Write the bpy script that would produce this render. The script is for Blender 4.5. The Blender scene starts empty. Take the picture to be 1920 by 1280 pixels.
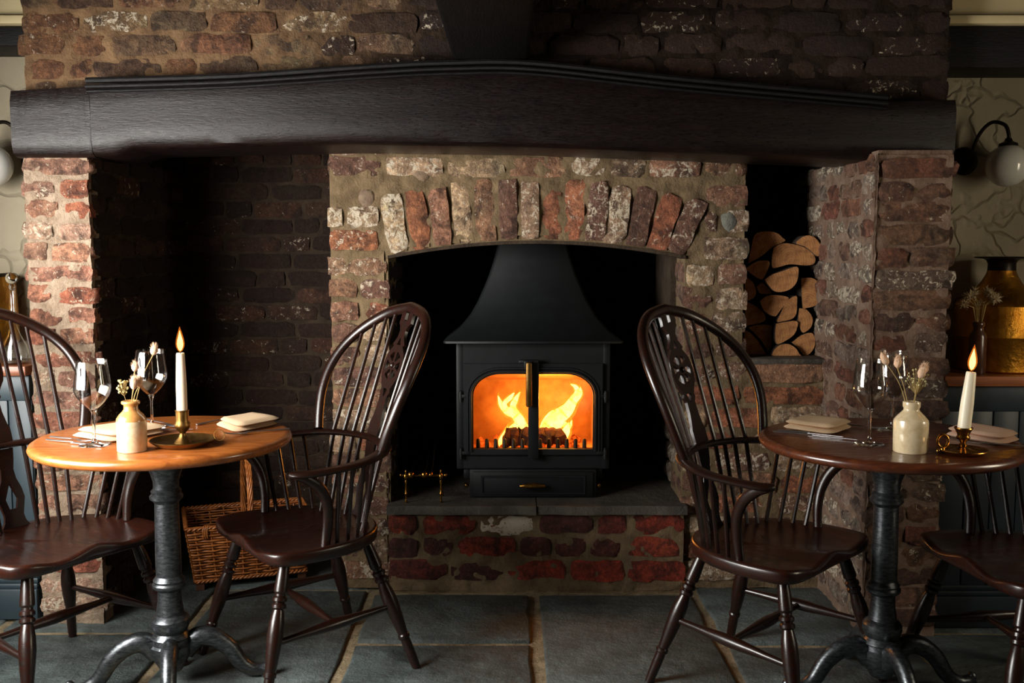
import bpy, bmesh, math, random
from math import sin, cos, pi, radians, sqrt, atan2
from mathutils import Vector, Matrix
from mathutils.geometry import tessellate_polygon
from mathutils.noise import noise as noise3
random.seed(7)
SC = bpy.context.scene
COL = SC.collection

# ------------------------------------------------------------------ camera, world, light
cam_d = bpy.data.cameras.new('camera'); cam_d.sensor_width = 36.0; cam_d.lens = 36.0 * 1867 / 1920
cam_d.clip_start = 0.05
cam = bpy.data.objects.new('camera', cam_d); COL.objects.link(cam)
cam.location = (0, 0, 1.28); cam.rotation_euler = (radians(90 - 5.2027), 0, 0)
SC.camera = cam

world = bpy.data.worlds.new('world'); SC.world = world; world.use_nodes = True
world.node_tree.nodes['Background'].inputs[0].default_value = (0.75, 0.88, 1.0, 1)
world.node_tree.nodes['Background'].inputs[1].default_value = 0.3

def area(name, loc, direction, sx, sy, power, color):
    d = bpy.data.lights.new(name, 'AREA'); d.shape = 'RECTANGLE'; d.size = sx; d.size_y = sy
    d.energy = power; d.color = color
    o = bpy.data.objects.new(name, d); COL.objects.link(o); o.location = loc
    o.rotation_euler = Vector(direction).to_track_quat('-Z', 'Y').to_euler()
    return o
# daylight in the two side windows of the dining room
area('window_daylight_left', (-2.13, 2.12, 1.22), (0.8, 0.80, -0.35), 1.55, 1.00, 124, (1.0, 0.97, 0.92)).data.spread = radians(135)
area('window_daylight_right', (2.66, 2.05, 1.35), (-1, 0.35, -0.05), 0.45, 0.9, 27, (1.0, 0.86, 0.64))

SC.view_settings.view_transform = 'Standard'; SC.view_settings.look = 'None'
SC.view_settings.gamma = 1.0; SC.view_settings.use_curve_mapping = False
SC.view_settings.exposure = 0.0

# ------------------------------------------------------------------ materials
def lin(c):
    return tuple(((v / 255) / 12.92 if v / 255 <= 0.04045 else ((v / 255 + 0.055) / 1.055) ** 2.4) for v in c)
def rgba(c): return (*lin(c), 1)
MATS = {}
def newmat(name):
    m = bpy.data.materials.new(name); m.use_nodes = True; MATS[name] = m
    nt = m.node_tree; return m, nt, nt.nodes, nt.links, nt.nodes['Principled BSDF']
def noise(nt, vec, scale, detail=5, rough=0.6, dist=0.0):
    n = nt.nodes.new('ShaderNodeTexNoise'); n.inputs['Scale'].default_value = scale
    n.inputs['Detail'].default_value = detail; n.inputs['Roughness'].default_value = rough
    n.inputs['Distortion'].default_value = dist
    if vec is not None: nt.links.new(vec, n.inputs['Vector'])
    return n.outputs['Fac']
def ramp(nt, fac, a, b, lo=0.0, hi=1.0):
    n = nt.nodes.new('ShaderNodeMapRange'); n.inputs['From Min'].default_value = a; n.inputs['From Max'].default_value = b
    n.inputs['To Min'].default_value = lo; n.inputs['To Max'].default_value = hi
    nt.links.new(fac, n.inputs['Value']); return n.outputs[0]
def mix(nt, fac, a, b, mode='MIX'):
    n = nt.nodes.new('ShaderNodeMix'); n.data_type = 'RGBA'; n.blend_type = mode
    for s, v in ((0, fac), (6, a), (7, b)):
        if isinstance(v, (int, float)): n.inputs[s].default_value = v
        elif isinstance(v, tuple): n.inputs[s].default_value = v if len(v) == 4 else (*v, 1)
        else: nt.links.new(v, n.inputs[s])
    return n.outputs[2]
def math_n(nt, op, a, b=0.0):
    n = nt.nodes.new('ShaderNodeMath'); n.operation = op
    for i, v in enumerate((a, b)):
        if isinstance(v, (int, float)): n.inputs[i].default_value = v
        else: nt.links.new(v, n.inputs[i])
    return n.outputs[0]
def bump(nt, bsdf, h, strength, dist):
    n = nt.nodes.new('ShaderNodeBump'); n.inputs['Strength'].default_value = strength
    n.inputs['Distance'].default_value = dist; nt.links.new(h, n.inputs['Height'])
    nt.links.new(n.outputs[0], bsdf.inputs['Normal'])
def coords(nt, kind='Object', scale=None):
    if kind == 'World':
        o = nt.nodes.new('ShaderNodeNewGeometry').outputs['Position']
    else:
        o = nt.nodes.new('ShaderNodeTexCoord').outputs[kind]
    if scale:
        mp = nt.nodes.new('ShaderNodeMapping'); mp.inputs['Scale'].default_value = scale
        nt.links.new(o, mp.inputs['Vector']); o = mp.outputs[0]
    return o
def simple(name, c1, c2=None, ns=10, rough=0.5, metal=0.0, bmp=0.0, bs=60, bd=0.003, coat=0.0,
           stretch=None, space='Object', lo=0.35, hi=0.65, rvar=0.0, spec=0.5):
    m, nt, N, L, b = newmat(name)
    v = coords(nt, space, stretch)
    b.inputs['Base Color'].default_value = rgba(c1); b.inputs['Roughness'].default_value = rough
    b.inputs['Metallic'].default_value = metal; b.inputs['Coat Weight'].default_value = coat
    b.inputs['Coat Roughness'].default_value = 0.15; b.inputs['Specular IOR Level'].default_value = spec
    if c2 or rvar:
        f = ramp(nt, noise(nt, v, ns, 6), lo, hi)
        if c2: L.new(mix(nt, f, rgba(c1), rgba(c2)), b.inputs['Base Color'])
        if rvar: L.new(ramp(nt, noise(nt, v, ns * 2.3, 5), 0.3, 0.7, rough - rvar, rough + rvar), b.inputs['Roughness'])
    if bmp: bump(nt, b, noise(nt, v, bs, 6, 0.65), bmp, bd)
    return m

# brick: colour comes from each brick (object colour), the alpha says how much lime is left on it
def brick_mat():
    m, nt, N, L, b = newmat('brick')
    v = coords(nt, 'World')
    oi = N.new('ShaderNodeObjectInfo')
    base = oi.outputs['Color']
    n1 = noise(nt, v, 22, 6, 0.65); n2 = noise(nt, v, 75, 6, 0.7); n3 = noise(nt, v, 46, 8, 0.75, 0.7); n4 = noise(nt, v, 14, 5, 0.65, 0.5)
    n5 = noise(nt, v, 7, 5, 0.6, 0.6); n6 = noise(nt, v, 110, 5, 0.7)
    c = mix(nt, ramp(nt, n1, 0.38, 0.62), base, mix(nt, 0.62, base, rgba((50, 32, 26))))
    c = mix(nt, ramp(nt, n2, 0.46, 0.62, 0, 0.8), c, mix(nt, 1.0, c, (1.75, 1.85, 1.85, 1), 'MULTIPLY'))
    c = mix(nt, ramp(nt, n5, 0.52, 0.66, 0, 0.7), c, mix(nt, 1.0, c, (1.25, 1.55, 1.6, 1), 'MULTIPLY'))
    c = mix(nt, ramp(nt, n4, 0.52, 0.62, 0, 0.72), c, rgba((45, 31, 25)))
    c = mix(nt, ramp(nt, n6, 0.56, 0.68, 0, 0.45), c, rgba((38, 26, 21)))
    thr = math_n(nt, 'ADD', math_n(nt, 'MULTIPLY', oi.outputs['Alpha'], 0.44), 0.31)
    limem = ramp(nt, math_n(nt, 'SUBTRACT', n3, thr), 0.0, 0.05)
    c = mix(nt, limem, c, rgba((212, 196, 172)))
    L.new(c, b.inputs['Base Color']); b.inputs['Roughness'].default_value = 0.85
    b.inputs['Specular IOR Level'].default_value = 0.3
    h = math_n(nt, 'ADD', math_n(nt, 'MULTIPLY', noise(nt, v, 48, 8, 0.72), 1.0), math_n(nt, 'MULTIPLY', noise(nt, v, 150, 5, 0.6), 0.35))
    bump(nt, b, h, 1.0, 0.024)
    return m
brick_mat()
simple('mortar', (116, 97, 72), (86, 71, 51), 16, 0.95, bmp=1.0, bs=55, bd=0.008, space='World', spec=0.2)
simple('mortar_pale', (156, 137, 117), (124, 105, 87), 18, 0.95, bmp=1.0, bs=44, bd=0.018, space='World', spec=0.2)
simple('mortar_brown', (120, 94, 68), (86, 64, 46), 12, 0.95, bmp=1.0, bs=50, bd=0.010, space='World', spec=0.2)
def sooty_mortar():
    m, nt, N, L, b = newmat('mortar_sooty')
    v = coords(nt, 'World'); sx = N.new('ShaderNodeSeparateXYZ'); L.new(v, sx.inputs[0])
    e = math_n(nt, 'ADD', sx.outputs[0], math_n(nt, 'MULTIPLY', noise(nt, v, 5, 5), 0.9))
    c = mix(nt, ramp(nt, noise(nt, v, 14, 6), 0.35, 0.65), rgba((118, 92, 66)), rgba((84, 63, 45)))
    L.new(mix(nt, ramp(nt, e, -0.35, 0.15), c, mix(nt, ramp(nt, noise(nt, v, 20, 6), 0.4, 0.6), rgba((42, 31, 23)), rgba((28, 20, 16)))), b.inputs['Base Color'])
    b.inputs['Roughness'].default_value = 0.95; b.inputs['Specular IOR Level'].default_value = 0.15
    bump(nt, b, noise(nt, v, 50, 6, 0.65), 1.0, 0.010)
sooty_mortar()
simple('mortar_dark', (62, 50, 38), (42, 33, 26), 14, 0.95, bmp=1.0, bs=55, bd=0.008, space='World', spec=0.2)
simple('mortar_grey', (120, 100, 84), (92, 70, 58), 20, 0.9, bmp=1.0, bs=45, bd=0.010, space='World', spec=0.25)
simple('floor_mortar', (150, 134, 106), (112, 98, 76), 30, 0.95, bmp=1.0, bs=80, bd=0.006, space='World', spec=0.2)
simple('soot', (14, 12, 11), (22, 18, 15), 9, 0.95, bmp=0.6, bs=40, space='World', spec=0.1)
simple('cobble', (120, 98, 76), (88, 70, 54), 30, 0.8, bmp=0.8, bs=70, bd=0.006, space='World')
simple('cobble_blue', (108, 106, 94), (86, 86, 78), 30, 0.8, bmp=0.8, bs=70, bd=0.006, space='World')
def slate_mat():
    m, nt, N, L, b = newmat('slate')
    v = coords(nt, 'World'); oi = N.new('ShaderNodeObjectInfo')
    n1 = noise(nt, v, 9, 8, 0.7); n2 = noise(nt, v, 60, 6, 0.7); n3 = noise(nt, v, 24, 7, 0.7, 0.3)
    c = mix(nt, ramp(nt, n1, 0.35, 0.65), rgba((92, 104, 103)), rgba((52, 60, 60)))
    c = mix(nt, ramp(nt, oi.outputs['Random'], 0, 1, 0, 0.35), c, rgba((80, 80, 72)))
    c = mix(nt, ramp(nt, n2, 0.60, 0.70, 0, 0.6), c, rgba((150, 150, 140)))
    c = mix(nt, ramp(nt, n3, 0.62, 0.72, 0, 0.35), c, rgba((136, 132, 118)))
    L.new(c, b.inputs['Base Color'])
    L.new(ramp(nt, n3, 0.3, 0.7, 0.42, 0.62), b.inputs['Roughness'])
    h = math_n(nt, 'ADD', noise(nt, v, 30, 8, 0.7), math_n(nt, 'MULTIPLY', n1, 1.4))
    bump(nt, b, h, 0.9, 0.014)
slate_mat()
simple('hearth_slate', (74, 66, 56), (50, 44, 38), 9, 0.75, bmp=0.9, bs=28, bd=0.010, space='World')
def plaster_mat():
    m, nt, N, L, b = newmat('plaster')
    v = coords(nt, 'World')
    c = mix(nt, ramp(nt, noise(nt, v, 3, 4), 0.3, 0.7), rgba((160, 149, 126)), rgba((146, 135, 112)))
    L.new(c, b.inputs['Base Color']); b.inputs['Roughness'].default_value = 0.8
    vo = N.new('ShaderNodeTexVoronoi'); vo.feature = 'DISTANCE_TO_EDGE'; vo.inputs['Scale'].default_value = 6.5
    d = N.new('ShaderNodeMix'); d.data_type = 'VECTOR'; d.inputs[0].default_value = 0.16
    nn = N.new('ShaderNodeTexNoise'); nn.inputs['Scale'].default_value = 7; L.new(v, nn.inputs['Vector'])
    L.new(v, d.inputs[4]); L.new(nn.outputs['Color'], d.inputs[5]); L.new(d.outputs[1], vo.inputs['Vector'])
    h = math_n(nt, 'ADD', ramp(nt, vo.outputs['Distance'], 0.0, 0.05), math_n(nt, 'MULTIPLY', noise(nt, v, 10, 5), 1.2))
    bump(nt, b, h, 0.8, 0.010)
plaster_mat()
simple('cream_paint', (196, 178, 136), (184, 166, 124), 5, 0.6)
simple('room_wall', (74, 66, 56), (66, 58, 49), 3, 0.85, space='World')
simple('ceiling_paint', (84, 76, 64), (76, 69, 57), 3, 0.9, space='World')
def timber(name, c1, c2, rough, stretch, spec=0.4, bd=0.005):
    m, nt, N, L, b = newmat(name)
    v = coords(nt, 'World', stretch)
    n1 = noise(nt, v, 9, 7, 0.65, 0.4); n2 = noise(nt, v, 34, 7, 0.7, 0.3)
    L.new(mix(nt, ramp(nt, n1, 0.35, 0.65), rgba(c1), rgba(c2)), b.inputs['Base Color'])
    L.new(ramp(nt, n2, 0.35, 0.65, rough - 0.08, rough + 0.12), b.inputs['Roughness'])
    h = math_n(nt, 'ADD', math_n(nt, 'MULTIPLY', n1, 0.8), n2)
    b.inputs['Specular IOR Level'].default_value = spec
    bump(nt, b, h, 0.6, bd)
timber('mantel_timber', (22, 12, 10), (11, 6, 5), 0.33, (1.2, 4, 7), 0.30, 0.0020)
timber('ceiling_timber', (16, 13, 12), (9, 7, 7), 0.65, (6, 1.0, 6), 0.1)
timber('plate_timber', (15, 12, 11), (9, 7, 7), 0.5, (1, 6, 6), 0.25)
def wood(name, c1, c2, rough, coat, scale=(3, 14, 14), b_=0.12):
    m, nt, N, L, b = newmat(name)
    v = coords(nt, 'Object', scale)
    n1 = noise(nt, v, 5, 7, 0.6, 0.8)
    L.new(mix(nt, ramp(nt, n1, 0.35, 0.65), rgba(c1), rgba(c2)), b.inputs['Base Color'])
    L.new(ramp(nt, n1, 0.3, 0.7, rough - 0.05, rough + 0.07), b.inputs['Roughness'])
    b.inputs['Coat Weight'].default_value = coat; b.inputs['Coat Roughness'].default_value = 0.18
    bump(nt, b, noise(nt, v, 14, 6, 0.65), b_, 0.002)
wood('chair_wood', (36, 14, 7), (20, 8, 4), 0.30, 0.12)
wood('chair_seat_wood', (44, 17, 8), (24, 9, 5), 0.30, 0.12)
wood('oak_top', (178, 104, 46), (138, 72, 28), 0.3, 0.5, (2, 11, 11))
wood('mahogany_top', (92, 46, 24), (62, 29, 16), 0.28, 0.5, (2, 11, 11))
wood('worktop_wood', (140, 78, 40), (104, 56, 28), 0.4, 0.2, (1, 9, 9))
simple('cast_iron', (112, 116, 119), (52, 55, 58), 60, 0.34, 0.9, bmp=0.3, bs=140, bd=0.0012, rvar=0.08, stretch=(1, 1, 3.0), lo=0.3, hi=0.7)
simple('stove_iron', (14, 17, 18), (10, 13, 14), 20, 0.55, 0.0, bmp=0.2, bs=260, bd=0.001, spec=0.3)
simple('stove_dark', (15, 17, 18), (10, 12, 13), 20, 0.5, 0.3, bmp=0.2, bs=200, bd=0.001)
simple('firebrick', (196, 150, 104), (160, 112, 72), 12, 0.9, bmp=0.5, bs=50)
simple('burnt_log', (34, 20, 14), (66, 30, 14), 30, 0.95, bmp=1.0, bs=50, bd=0.01)
simple('brass', (178, 132, 62), (150, 104, 44), 24, 0.26, 1.0, rvar=0.08)
simple('aged_brass', (158, 120, 66), (124, 92, 48), 24, 0.40, 1.0, rvar=0.08)
simple('hammered_brass', (206, 148, 54), (170, 110, 34), 10, 0.34, 1.0, bmp=0.5, bs=55, bd=0.006, rvar=0.08)
simple('dark_bronze', (38, 28, 20), (28, 20, 15), 20, 0.4, 0.7)
simple('steel', (215, 215, 218), None, 10, 0.34, 1.0)
simple('stoneware', (216, 196, 160), (200, 176, 136), 60, 0.22, coat=0.6, lo=0.45, hi=0.7)
simple('stoneware_tan', (196, 142, 84), (180, 122, 66), 30, 0.22, coat=0.6)
simple('stoneware_brown', (84, 48, 28), (58, 32, 20), 14, 0.3, coat=0.5)
simple('linen', (206, 178, 146), (196, 166, 132), 300, 0.9, bmp=0.4, bs=700, bd=0.0008, spec=0.15)
simple('linen_rose', (206, 172, 148), (196, 160, 134), 300, 0.9, bmp=0.4, bs=700, bd=0.0008, spec=0.15)
simple('painted_panel', (43, 57, 64), (38, 51, 58), 8, 0.45, bmp=0.1, bs=120, bd=0.001)
simple('painted_panel_dark', (36, 44, 50), (31, 38, 44), 8, 0.45, bmp=0.1, bs=120, bd=0.001)
simple('wicker', (176, 106, 50), (128, 70, 30), 40, 0.42, bmp=0.3, bs=150, bd=0.001, coat=0.2)
simple('wicker_dark', (84, 46, 22), (60, 32, 16), 40, 0.6)
simple('bark', (66, 50, 38), (40, 30, 23), 18, 0.95, bmp=1.0, bs=40, bd=0.01)
simple('opal_glass', (206, 204, 196), None, 5, 0.12, coat=0.4)
simple('bunny_tail', (232, 196, 164), (214, 172, 138), 60, 0.95, bmp=0.8, bs=300, bd=0.003)
simple('dried_stem', (176, 148, 90), (140, 116, 66), 30, 0.8)
simple('dried_berry', (214, 202, 150), (170, 160, 96), 40, 0.7)
simple('pampas', (196, 176, 142), (170, 148, 112), 40, 0.95)
simple('wick', (20, 16, 14), None, 5, 0.9)
simple('window_paint', (190, 186, 176), None, 5, 0.5)
def log_end():
    m, nt, N, L, b = newmat('log_end')
    v = coords(nt, 'Object')
    oi = N.new('ShaderNodeObjectInfo')
    vm = N.new('ShaderNodeVectorMath'); vm.operation = 'ADD'
    cb = N.new('ShaderNodeCombineXYZ'); L.new(math_n(nt, 'MULTIPLY', oi.outputs['Random'], 0.08), cb.inputs[0]); cb.inputs[2].default_value = -0.03
    L.new(v, vm.inputs[0]); L.new(cb.outputs[0], vm.inputs[1])
    w = N.new('ShaderNodeTexWave'); w.wave_type = 'RINGS'; w.rings_direction = 'Y'
    w.inputs['Scale'].default_value = 34; w.inputs['Distortion'].default_value = 3.0; w.inputs['Detail'].default_value = 3
    L.new(vm.outputs[0], w.inputs['Vector'])
    c = mix(nt, math_n(nt, 'MULTIPLY', w.outputs['Fac'], 0.45), rgba((178, 124, 74)), rgba((140, 90, 48)))
    c = mix(nt, ramp(nt, noise(nt, v, 40, 6), 0.45, 0.7), c, rgba((122, 76, 42)))
    L.new(c, b.inputs['Base Color']); b.inputs['Roughness'].default_value = 0.85
    bump(nt, b, noise(nt, v, 140, 5), 0.5, 0.003)
log_end()
def wax_mat():
    m, nt, N, L, b = newmat('wax')
    b.inputs['Base Color'].default_value = rgba((236, 226, 200)); b.inputs['Roughness'].default_value = 0.4
    b.inputs['Subsurface Weight'].default_value = 0.4; b.inputs['Subsurface Radius'].default_value = (0.02, 0.012, 0.006)
    b.inputs['Subsurface Scale'].default_value = 0.6
wax_mat()
def thin_glass(name, rough=0.02, tint=(1, 1, 1), ior=1.45, base=0.0):
    m = bpy.data.materials.new(name); m.use_nodes = True; MATS[name] = m; nt = m.node_tree
    for n in list(nt.nodes): nt.nodes.remove(n)
    out = nt.nodes.new('ShaderNodeOutputMaterial'); t = nt.nodes.new('ShaderNodeBsdfTransparent'); t.inputs[0].default_value = (*tint, 1)
    g = nt.nodes.new('ShaderNodeBsdfGlossy'); g.inputs['Roughness'].default_value = rough
    lw = nt.nodes.new('ShaderNodeLayerWeight'); lw.inputs['Blend'].default_value = 0.5
    fz = math_n(nt, 'MULTIPLY', math_n(nt, 'POWER', lw.outputs['Facing'], 3.0 if ior > 1.4 else 9.0), 0.75 if ior > 1.4 else 0.4)
    mx = nt.nodes.new('ShaderNodeMixShader')
    nt.links.new(math_n(nt, 'ADD', fz, 0.035 + base), mx.inputs[0])
    nt.links.new(t.outputs[0], mx.inputs[1]); nt.links.new(g.outputs[0], mx.inputs[2]); nt.links.new(mx.outputs[0], out.inputs[0])
thin_glass('wine_glass', 0.015, (0.97, 0.975, 0.975), 1.5, 0.03)
thin_glass('stove_glass', 0.03, (0.96, 0.94, 0.9), 1.45)
thin_glass('pane_glass', 0.0, (0.97, 0.98, 0.98), 1.3)
def solid_glass():
    m, nt, N, L, b = newmat('stem_glass')
    b.inputs['Base Color'].default_value = (0.95, 0.96, 0.96, 1); b.inputs['Roughness'].default_value = 0.02
    b.inputs['Transmission Weight'].default_value = 1.0; b.inputs['IOR'].default_value = 1.5
solid_glass()
def emit(name, c1, c2, s, ns=20, clear=0.0):
    m = bpy.data.materials.new(name); m.use_nodes = True; MATS[name] = m; nt = m.node_tree
    for n in list(nt.nodes): nt.nodes.remove(n)
    out = nt.nodes.new('ShaderNodeOutputMaterial'); e = nt.nodes.new('ShaderNodeEmission')
    f = ramp(nt, noise(nt, coords(nt, 'Object'), ns, 4), 0.38, 0.62)
    nt.links.new(mix(nt, f, (*c1, 1), (*c2, 1)), e.inputs[0]); e.inputs[1].default_value = s
    if clear:
        t = nt.nodes.new('ShaderNodeBsdfTransparent'); a = nt.nodes.new('ShaderNodeMixShader'); a.inputs[0].default_value = 1 - clear
        nt.links.new(t.outputs[0], a.inputs[1]); nt.links.new(e.outputs[0], a.inputs[2]); nt.links.new(a.outputs[0], out.inputs[0])
    else: nt.links.new(e.outputs[0], out.inputs[0])
emit('fire_flame', (1.0, 0.48, 0.09), (1.0, 0.34, 0.035), 14.0, 26, 0.25)
emit('outer_flame', (1.0, 0.26, 0.02), (1.0, 0.18, 0.01), 2.6, 30, 0.62)
emit('candle_mantle', (1.0, 0.22, 0.02), (1.0, 0.2, 0.015), 1.6, 30, 0.78)
emit('ember', (1.0, 0.12, 0.01), (0.30, 0.02, 0.0), 1.6, 60)
emit('candle_flame', (1.0, 0.50, 0.11), (1.0, 0.42, 0.07), 7.0, 30)

# ------------------------------------------------------------------ mesh helpers
class MB:
    def __init__(s): s.v = []; s.f = []; s.m = []; s.cur = 0
    def add(s, vs, fs):
        o = len(s.v); s.v += [tuple(v) for v in vs]; s.f += [tuple(i + o for i in f) for f in fs]; s.m += [s.cur] * len(fs); return s
    def box(s, x0, x1, y0, y1, z0, z1, b=0.0, mat=None):
        bm = bmesh.new(); bmesh.ops.create_cube(bm, size=1.0)
        for v in bm.verts:
            v.co = Vector(((x0 + x1) / 2 + v.co.x * (x1 - x0), (y0 + y1) / 2 + v.co.y * (y1 - y0), (z0 + z1) / 2 + v.co.z * (z1 - z0)))
        if b: bmesh.ops.bevel(bm, geom=bm.edges[:], offset=b, segments=2, affect='EDGES', profile=0.5)
        if mat is not None: bm.transform(mat)
        bm.verts.index_update()
        s.add([v.co[:] for v in bm.verts], [[v.index for v in f.verts] for f in bm.faces]); bm.free(); return s
    def lathe(s, prof, n=28, o=(0, 0, 0), mat=None, a0=0.0):
        vs = []; fs = []; M4 = mat or Matrix()
        for (r, z) in prof:
            for k in range(n):
                a = a0 + 2 * pi * k / n
                vs.append((M4 @ Vector((r * cos(a), r * sin(a), z)) + Vector(o))[:])
        for i in range(len(prof) - 1):
            for k in range(n):
                k2 = (k + 1) % n
                fs.append((i * n + k, i * n + k2, (i + 1) * n + k2, (i + 1) * n + k))
        if prof[0][0] > 1e-5: fs.append(tuple(range(n))[::-1])
        if prof[-1][0] > 1e-5: fs.append(tuple((len(prof) - 1) * n + k for k in range(n)))
        return s.add(vs, fs)
    def tube(s, pts, rad, n=10, up=(0, 0, 1), ry=None, cap=True):
        P = [Vector(p) for p in pts]
        if not isinstance(rad, (list, tuple)): rad = [rad] * len(P)
        if ry is None: ry = rad
        elif not isinstance(ry, (list, tuple)): ry = [ry] * len(P)
        vs = []; fs = []; ref = Vector(up)
        for i, p in enumerate(P):
            t = (P[min(i + 1, len(P) - 1)] - P[max(i - 1, 0)])
            t = t.normalized() if t.length > 1e-9 else Vector((0, 0, 1))
            a = ref.cross(t)
            if a.length < 1e-4: a = Vector((1, 0, 0)).cross(t)
            a.normalize(); b = t.cross(a).normalized()
            for k in range(n):
                th = 2 * pi * k / n
                vs.append((p + a * rad[i] * cos(th) + b * ry[i] * sin(th))[:])
        for i in range(len(P) - 1):
            for k in range(n):
                k2 = (k + 1) % n
                fs.append((i * n + k, i * n + k2, (i + 1) * n + k2, (i + 1) * n + k))
        if cap:
            fs.append(tuple(range(n))[::-1]); fs.append(tuple((len(P) - 1) * n + k for k in range(n)))
        return s.add(vs, fs)
    def plate(s, outline, holes, t, mp):
        """flat shape with holes, thickness t; mp(u, v, w) -> xyz, w in 0..t"""
        loops = [outline] + list(holes)
        tris = tessellate_polygon([[Vector((u, v, 0)) for u, v in lp] for lp in loops])
        flat = [p for lp in loops for p in lp]; n = len(flat)
        vs = [mp(u, v, 0) for u, v in flat] + [mp(u, v, t) for u, v in flat]
        fs = []
        for a, b, c in tris: fs += [(a, b, c), (c + n, b + n, a + n)]
        o = 0
        for lp in loops:
            k = len(lp)
            for i in range(k): j = (i + 1) % k; fs.append((o + i, o + j, o + j + n, o + i + n))
            o += k
        return s.add(vs, fs)
    def sphere(s, c, r, n=14, sc=(1, 1, 1), mat=None):
        k = n // 2; prof = [(max(1e-6, r * sin(pi * i / k)), -r * cos(pi * i / k)) for i in range(k + 1)]
        M4 = (mat or Matrix()) @ Matrix.Diagonal((*sc, 1))
        return s.lathe(prof, n, c, M4)
    def mesh(s, name, smooth=True, ang=38):
        me = bpy.data.meshes.new(name); me.from_pydata(s.v, [], s.f)
        bm = bmesh.new(); bm.from_mesh(me)
        bm.faces.ensure_lookup_table()
        for i, f in enumerate(bm.faces): f.material_index = s.m[i]
        bmesh.ops.recalc_face_normals(bm, faces=bm.faces[:]); bm.to_mesh(me); bm.free()
        if smooth:
            me.polygons.foreach_set('use_smooth', [True] * len(me.polygons)); me.set_sharp_from_angle(angle=radians(ang))
        return me
    def build(s, name, mat, parent=None, smooth=True, ang=38, loc=None, rot=None):
        me = s.mesh(name, smooth, ang)
        for m in (mat if isinstance(mat, (list, tuple)) else [mat]): me.materials.append(MATS[m])
        return link(name, me, parent, loc, rot)
def link(name, data, parent=None, loc=None, rot=None):
    o = bpy.data.objects.new(name, data); COL.objects.link(o)
    if parent is not None: o.parent = parent
    if loc is not None: o.location = loc
    if rot is not None: o.rotation_euler = rot
    return o
def tag(o, label=None, cat=None, group=None, kind=None):
    if label: o['label'] = label
    if cat: o['category'] = cat
    if group: o['group'] = group
    if kind: o['kind'] = kind
    return o
def thing(name, label, cat, loc=(0, 0, 0), rz=0.0, group=None):
    o = link(name, None, None, loc, (0, 0, rz)); o.empty_display_size = 0.1
    return tag(o, label, cat, group)
def struct(o, label=None): o['kind'] = 'structure'; return tag(o, label)
def copy_tree(o, parent=None):
    c = o.copy(); COL.objects.link(c); c.parent = parent
    for ch in o.children: copy_tree(ch, c)
    return c
def smoothpath(pts, n=6):
    """Catmull-Rom through points (any dimension)"""
    P = [tuple(p) for p in pts]; P = [P[0]] + P + [P[-1]]; out = []
    for i in range(1, len(P) - 2):
        for k in range(n):
            t = k / n
            out.append(tuple(0.5 * ((2 * b) + (-a + c) * t + (2 * a - 5 * b + 4 * c - d) * t * t + (-a + 3 * b - 3 * c + d) * t ** 3)
                             for a, b, c, d in zip(P[i - 1], P[i], P[i + 1], P[i + 2])))
    out.append(P[-2]); return out
def XZ(y0): return lambda u, v, w: (u, y0 + w, v)

# ------------------------------------------------------------------ bricks
def brick_meshes(n, nx, nz, seed, jit):
    r = random.Random(seed); out = []
    for q in range(n):
        vs = []; fs = []
        edge = []
        cut = [r.uniform(0, 0.10) for _ in range(4)]
        for j in range(nz + 1):
            for i in range(nx + 1):
                u = i / nx - 0.5; w = j / nz - 0.5
                e = i in (0, nx) or j in (0, nz)
                cnr = i in (0, nx) and j in (0, nz)
                d = -0.5 + (0.10 if e else 0.0) + r.uniform(-0.11, 0.11) + (0.12 if cnr else 0)
                if cnr:
                    c = cut[(1 if i else 0) + (2 if j else 0)]; u *= 1 - c * 0.45; w *= 1 - c * 1.6
                vs.append((u + r.uniform(-1, 1) * jit * (0.5 if i in (0, nx) else 1), d, w + r.uniform(-1, 1) * jit * (1.2 if e else 1)))
        W = nx + 1
        for j in range(nz):
            for i in range(nx):
                fs.append((j * W + i, j * W + i + 1, (j + 1) * W + i + 1, (j + 1) * W + i))
        per = [i for i in range(W)] + [j * W + nx for j in range(1, nz + 1)] + [nz * W + i for i in range(nx - 1, -1, -1)] + [j * W for j in range(nz - 1, 0, -1)]
        b0 = len(vs)
        for p in per: vs.append((vs[p][0], 0.5, vs[p][2]))
        k = len(per)
        for a in range(k): b = (a + 1) % k; fs.append((per[a], b0 + a, b0 + b, per[b]))
        me = bpy.data.meshes.new('brick'); me.from_pydata(vs, [], fs); me.materials.append(MATS['brick'])
        me.polygons.foreach_set('use_smooth', [True] * len(me.polygons)); me.set_sharp_from_angle(angle=radians(50))
        out.append(me)
    return out
STR = brick_meshes(18, 6, 3, 1, 0.042)
HEAD = brick_meshes(14, 4, 3, 2, 0.048)
NBR = [0]
def put_brick(parent, c, length, depth, height, pal, u=(1, 0, 0), nrm=(0, -1, 0), roll=0.0, lime=None, rr=None):
    r = rr or random
    me = r.choice(STR if length > height * 2.1 else HEAD)
    o = link('brick', me, parent)
    U = Vector(u).normalized(); Nn = Vector(nrm).normalized()
    M3 = Matrix((U, -Nn, Vector((0, 0, 1)))).transposed().to_4x4()
    flip = Matrix.Diagonal((length * r.choice((1, -1)), depth, height * r.choice((1, -1)), 1))
    o.matrix_world = Matrix.Translation(c) @ M3 @ Matrix.Rotation(roll, 4, 'Y') @ flip
    col, lm = pal[r.randrange(len(pal))] if not isinstance(pal, tuple) else pal
    k = r.uniform(0.85, 1.12); l = lin(col)
    a = lime if lime is not None else lm
    o.color = (min(1, l[0] * k), min(1, l[1] * k * r.uniform(0.95, 1.05)), min(1, l[2] * k), max(0.0, min(1.0, 1 - a + r.uniform(-0.12, 0.12))))
    NBR[0] += 1
    return o
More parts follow.
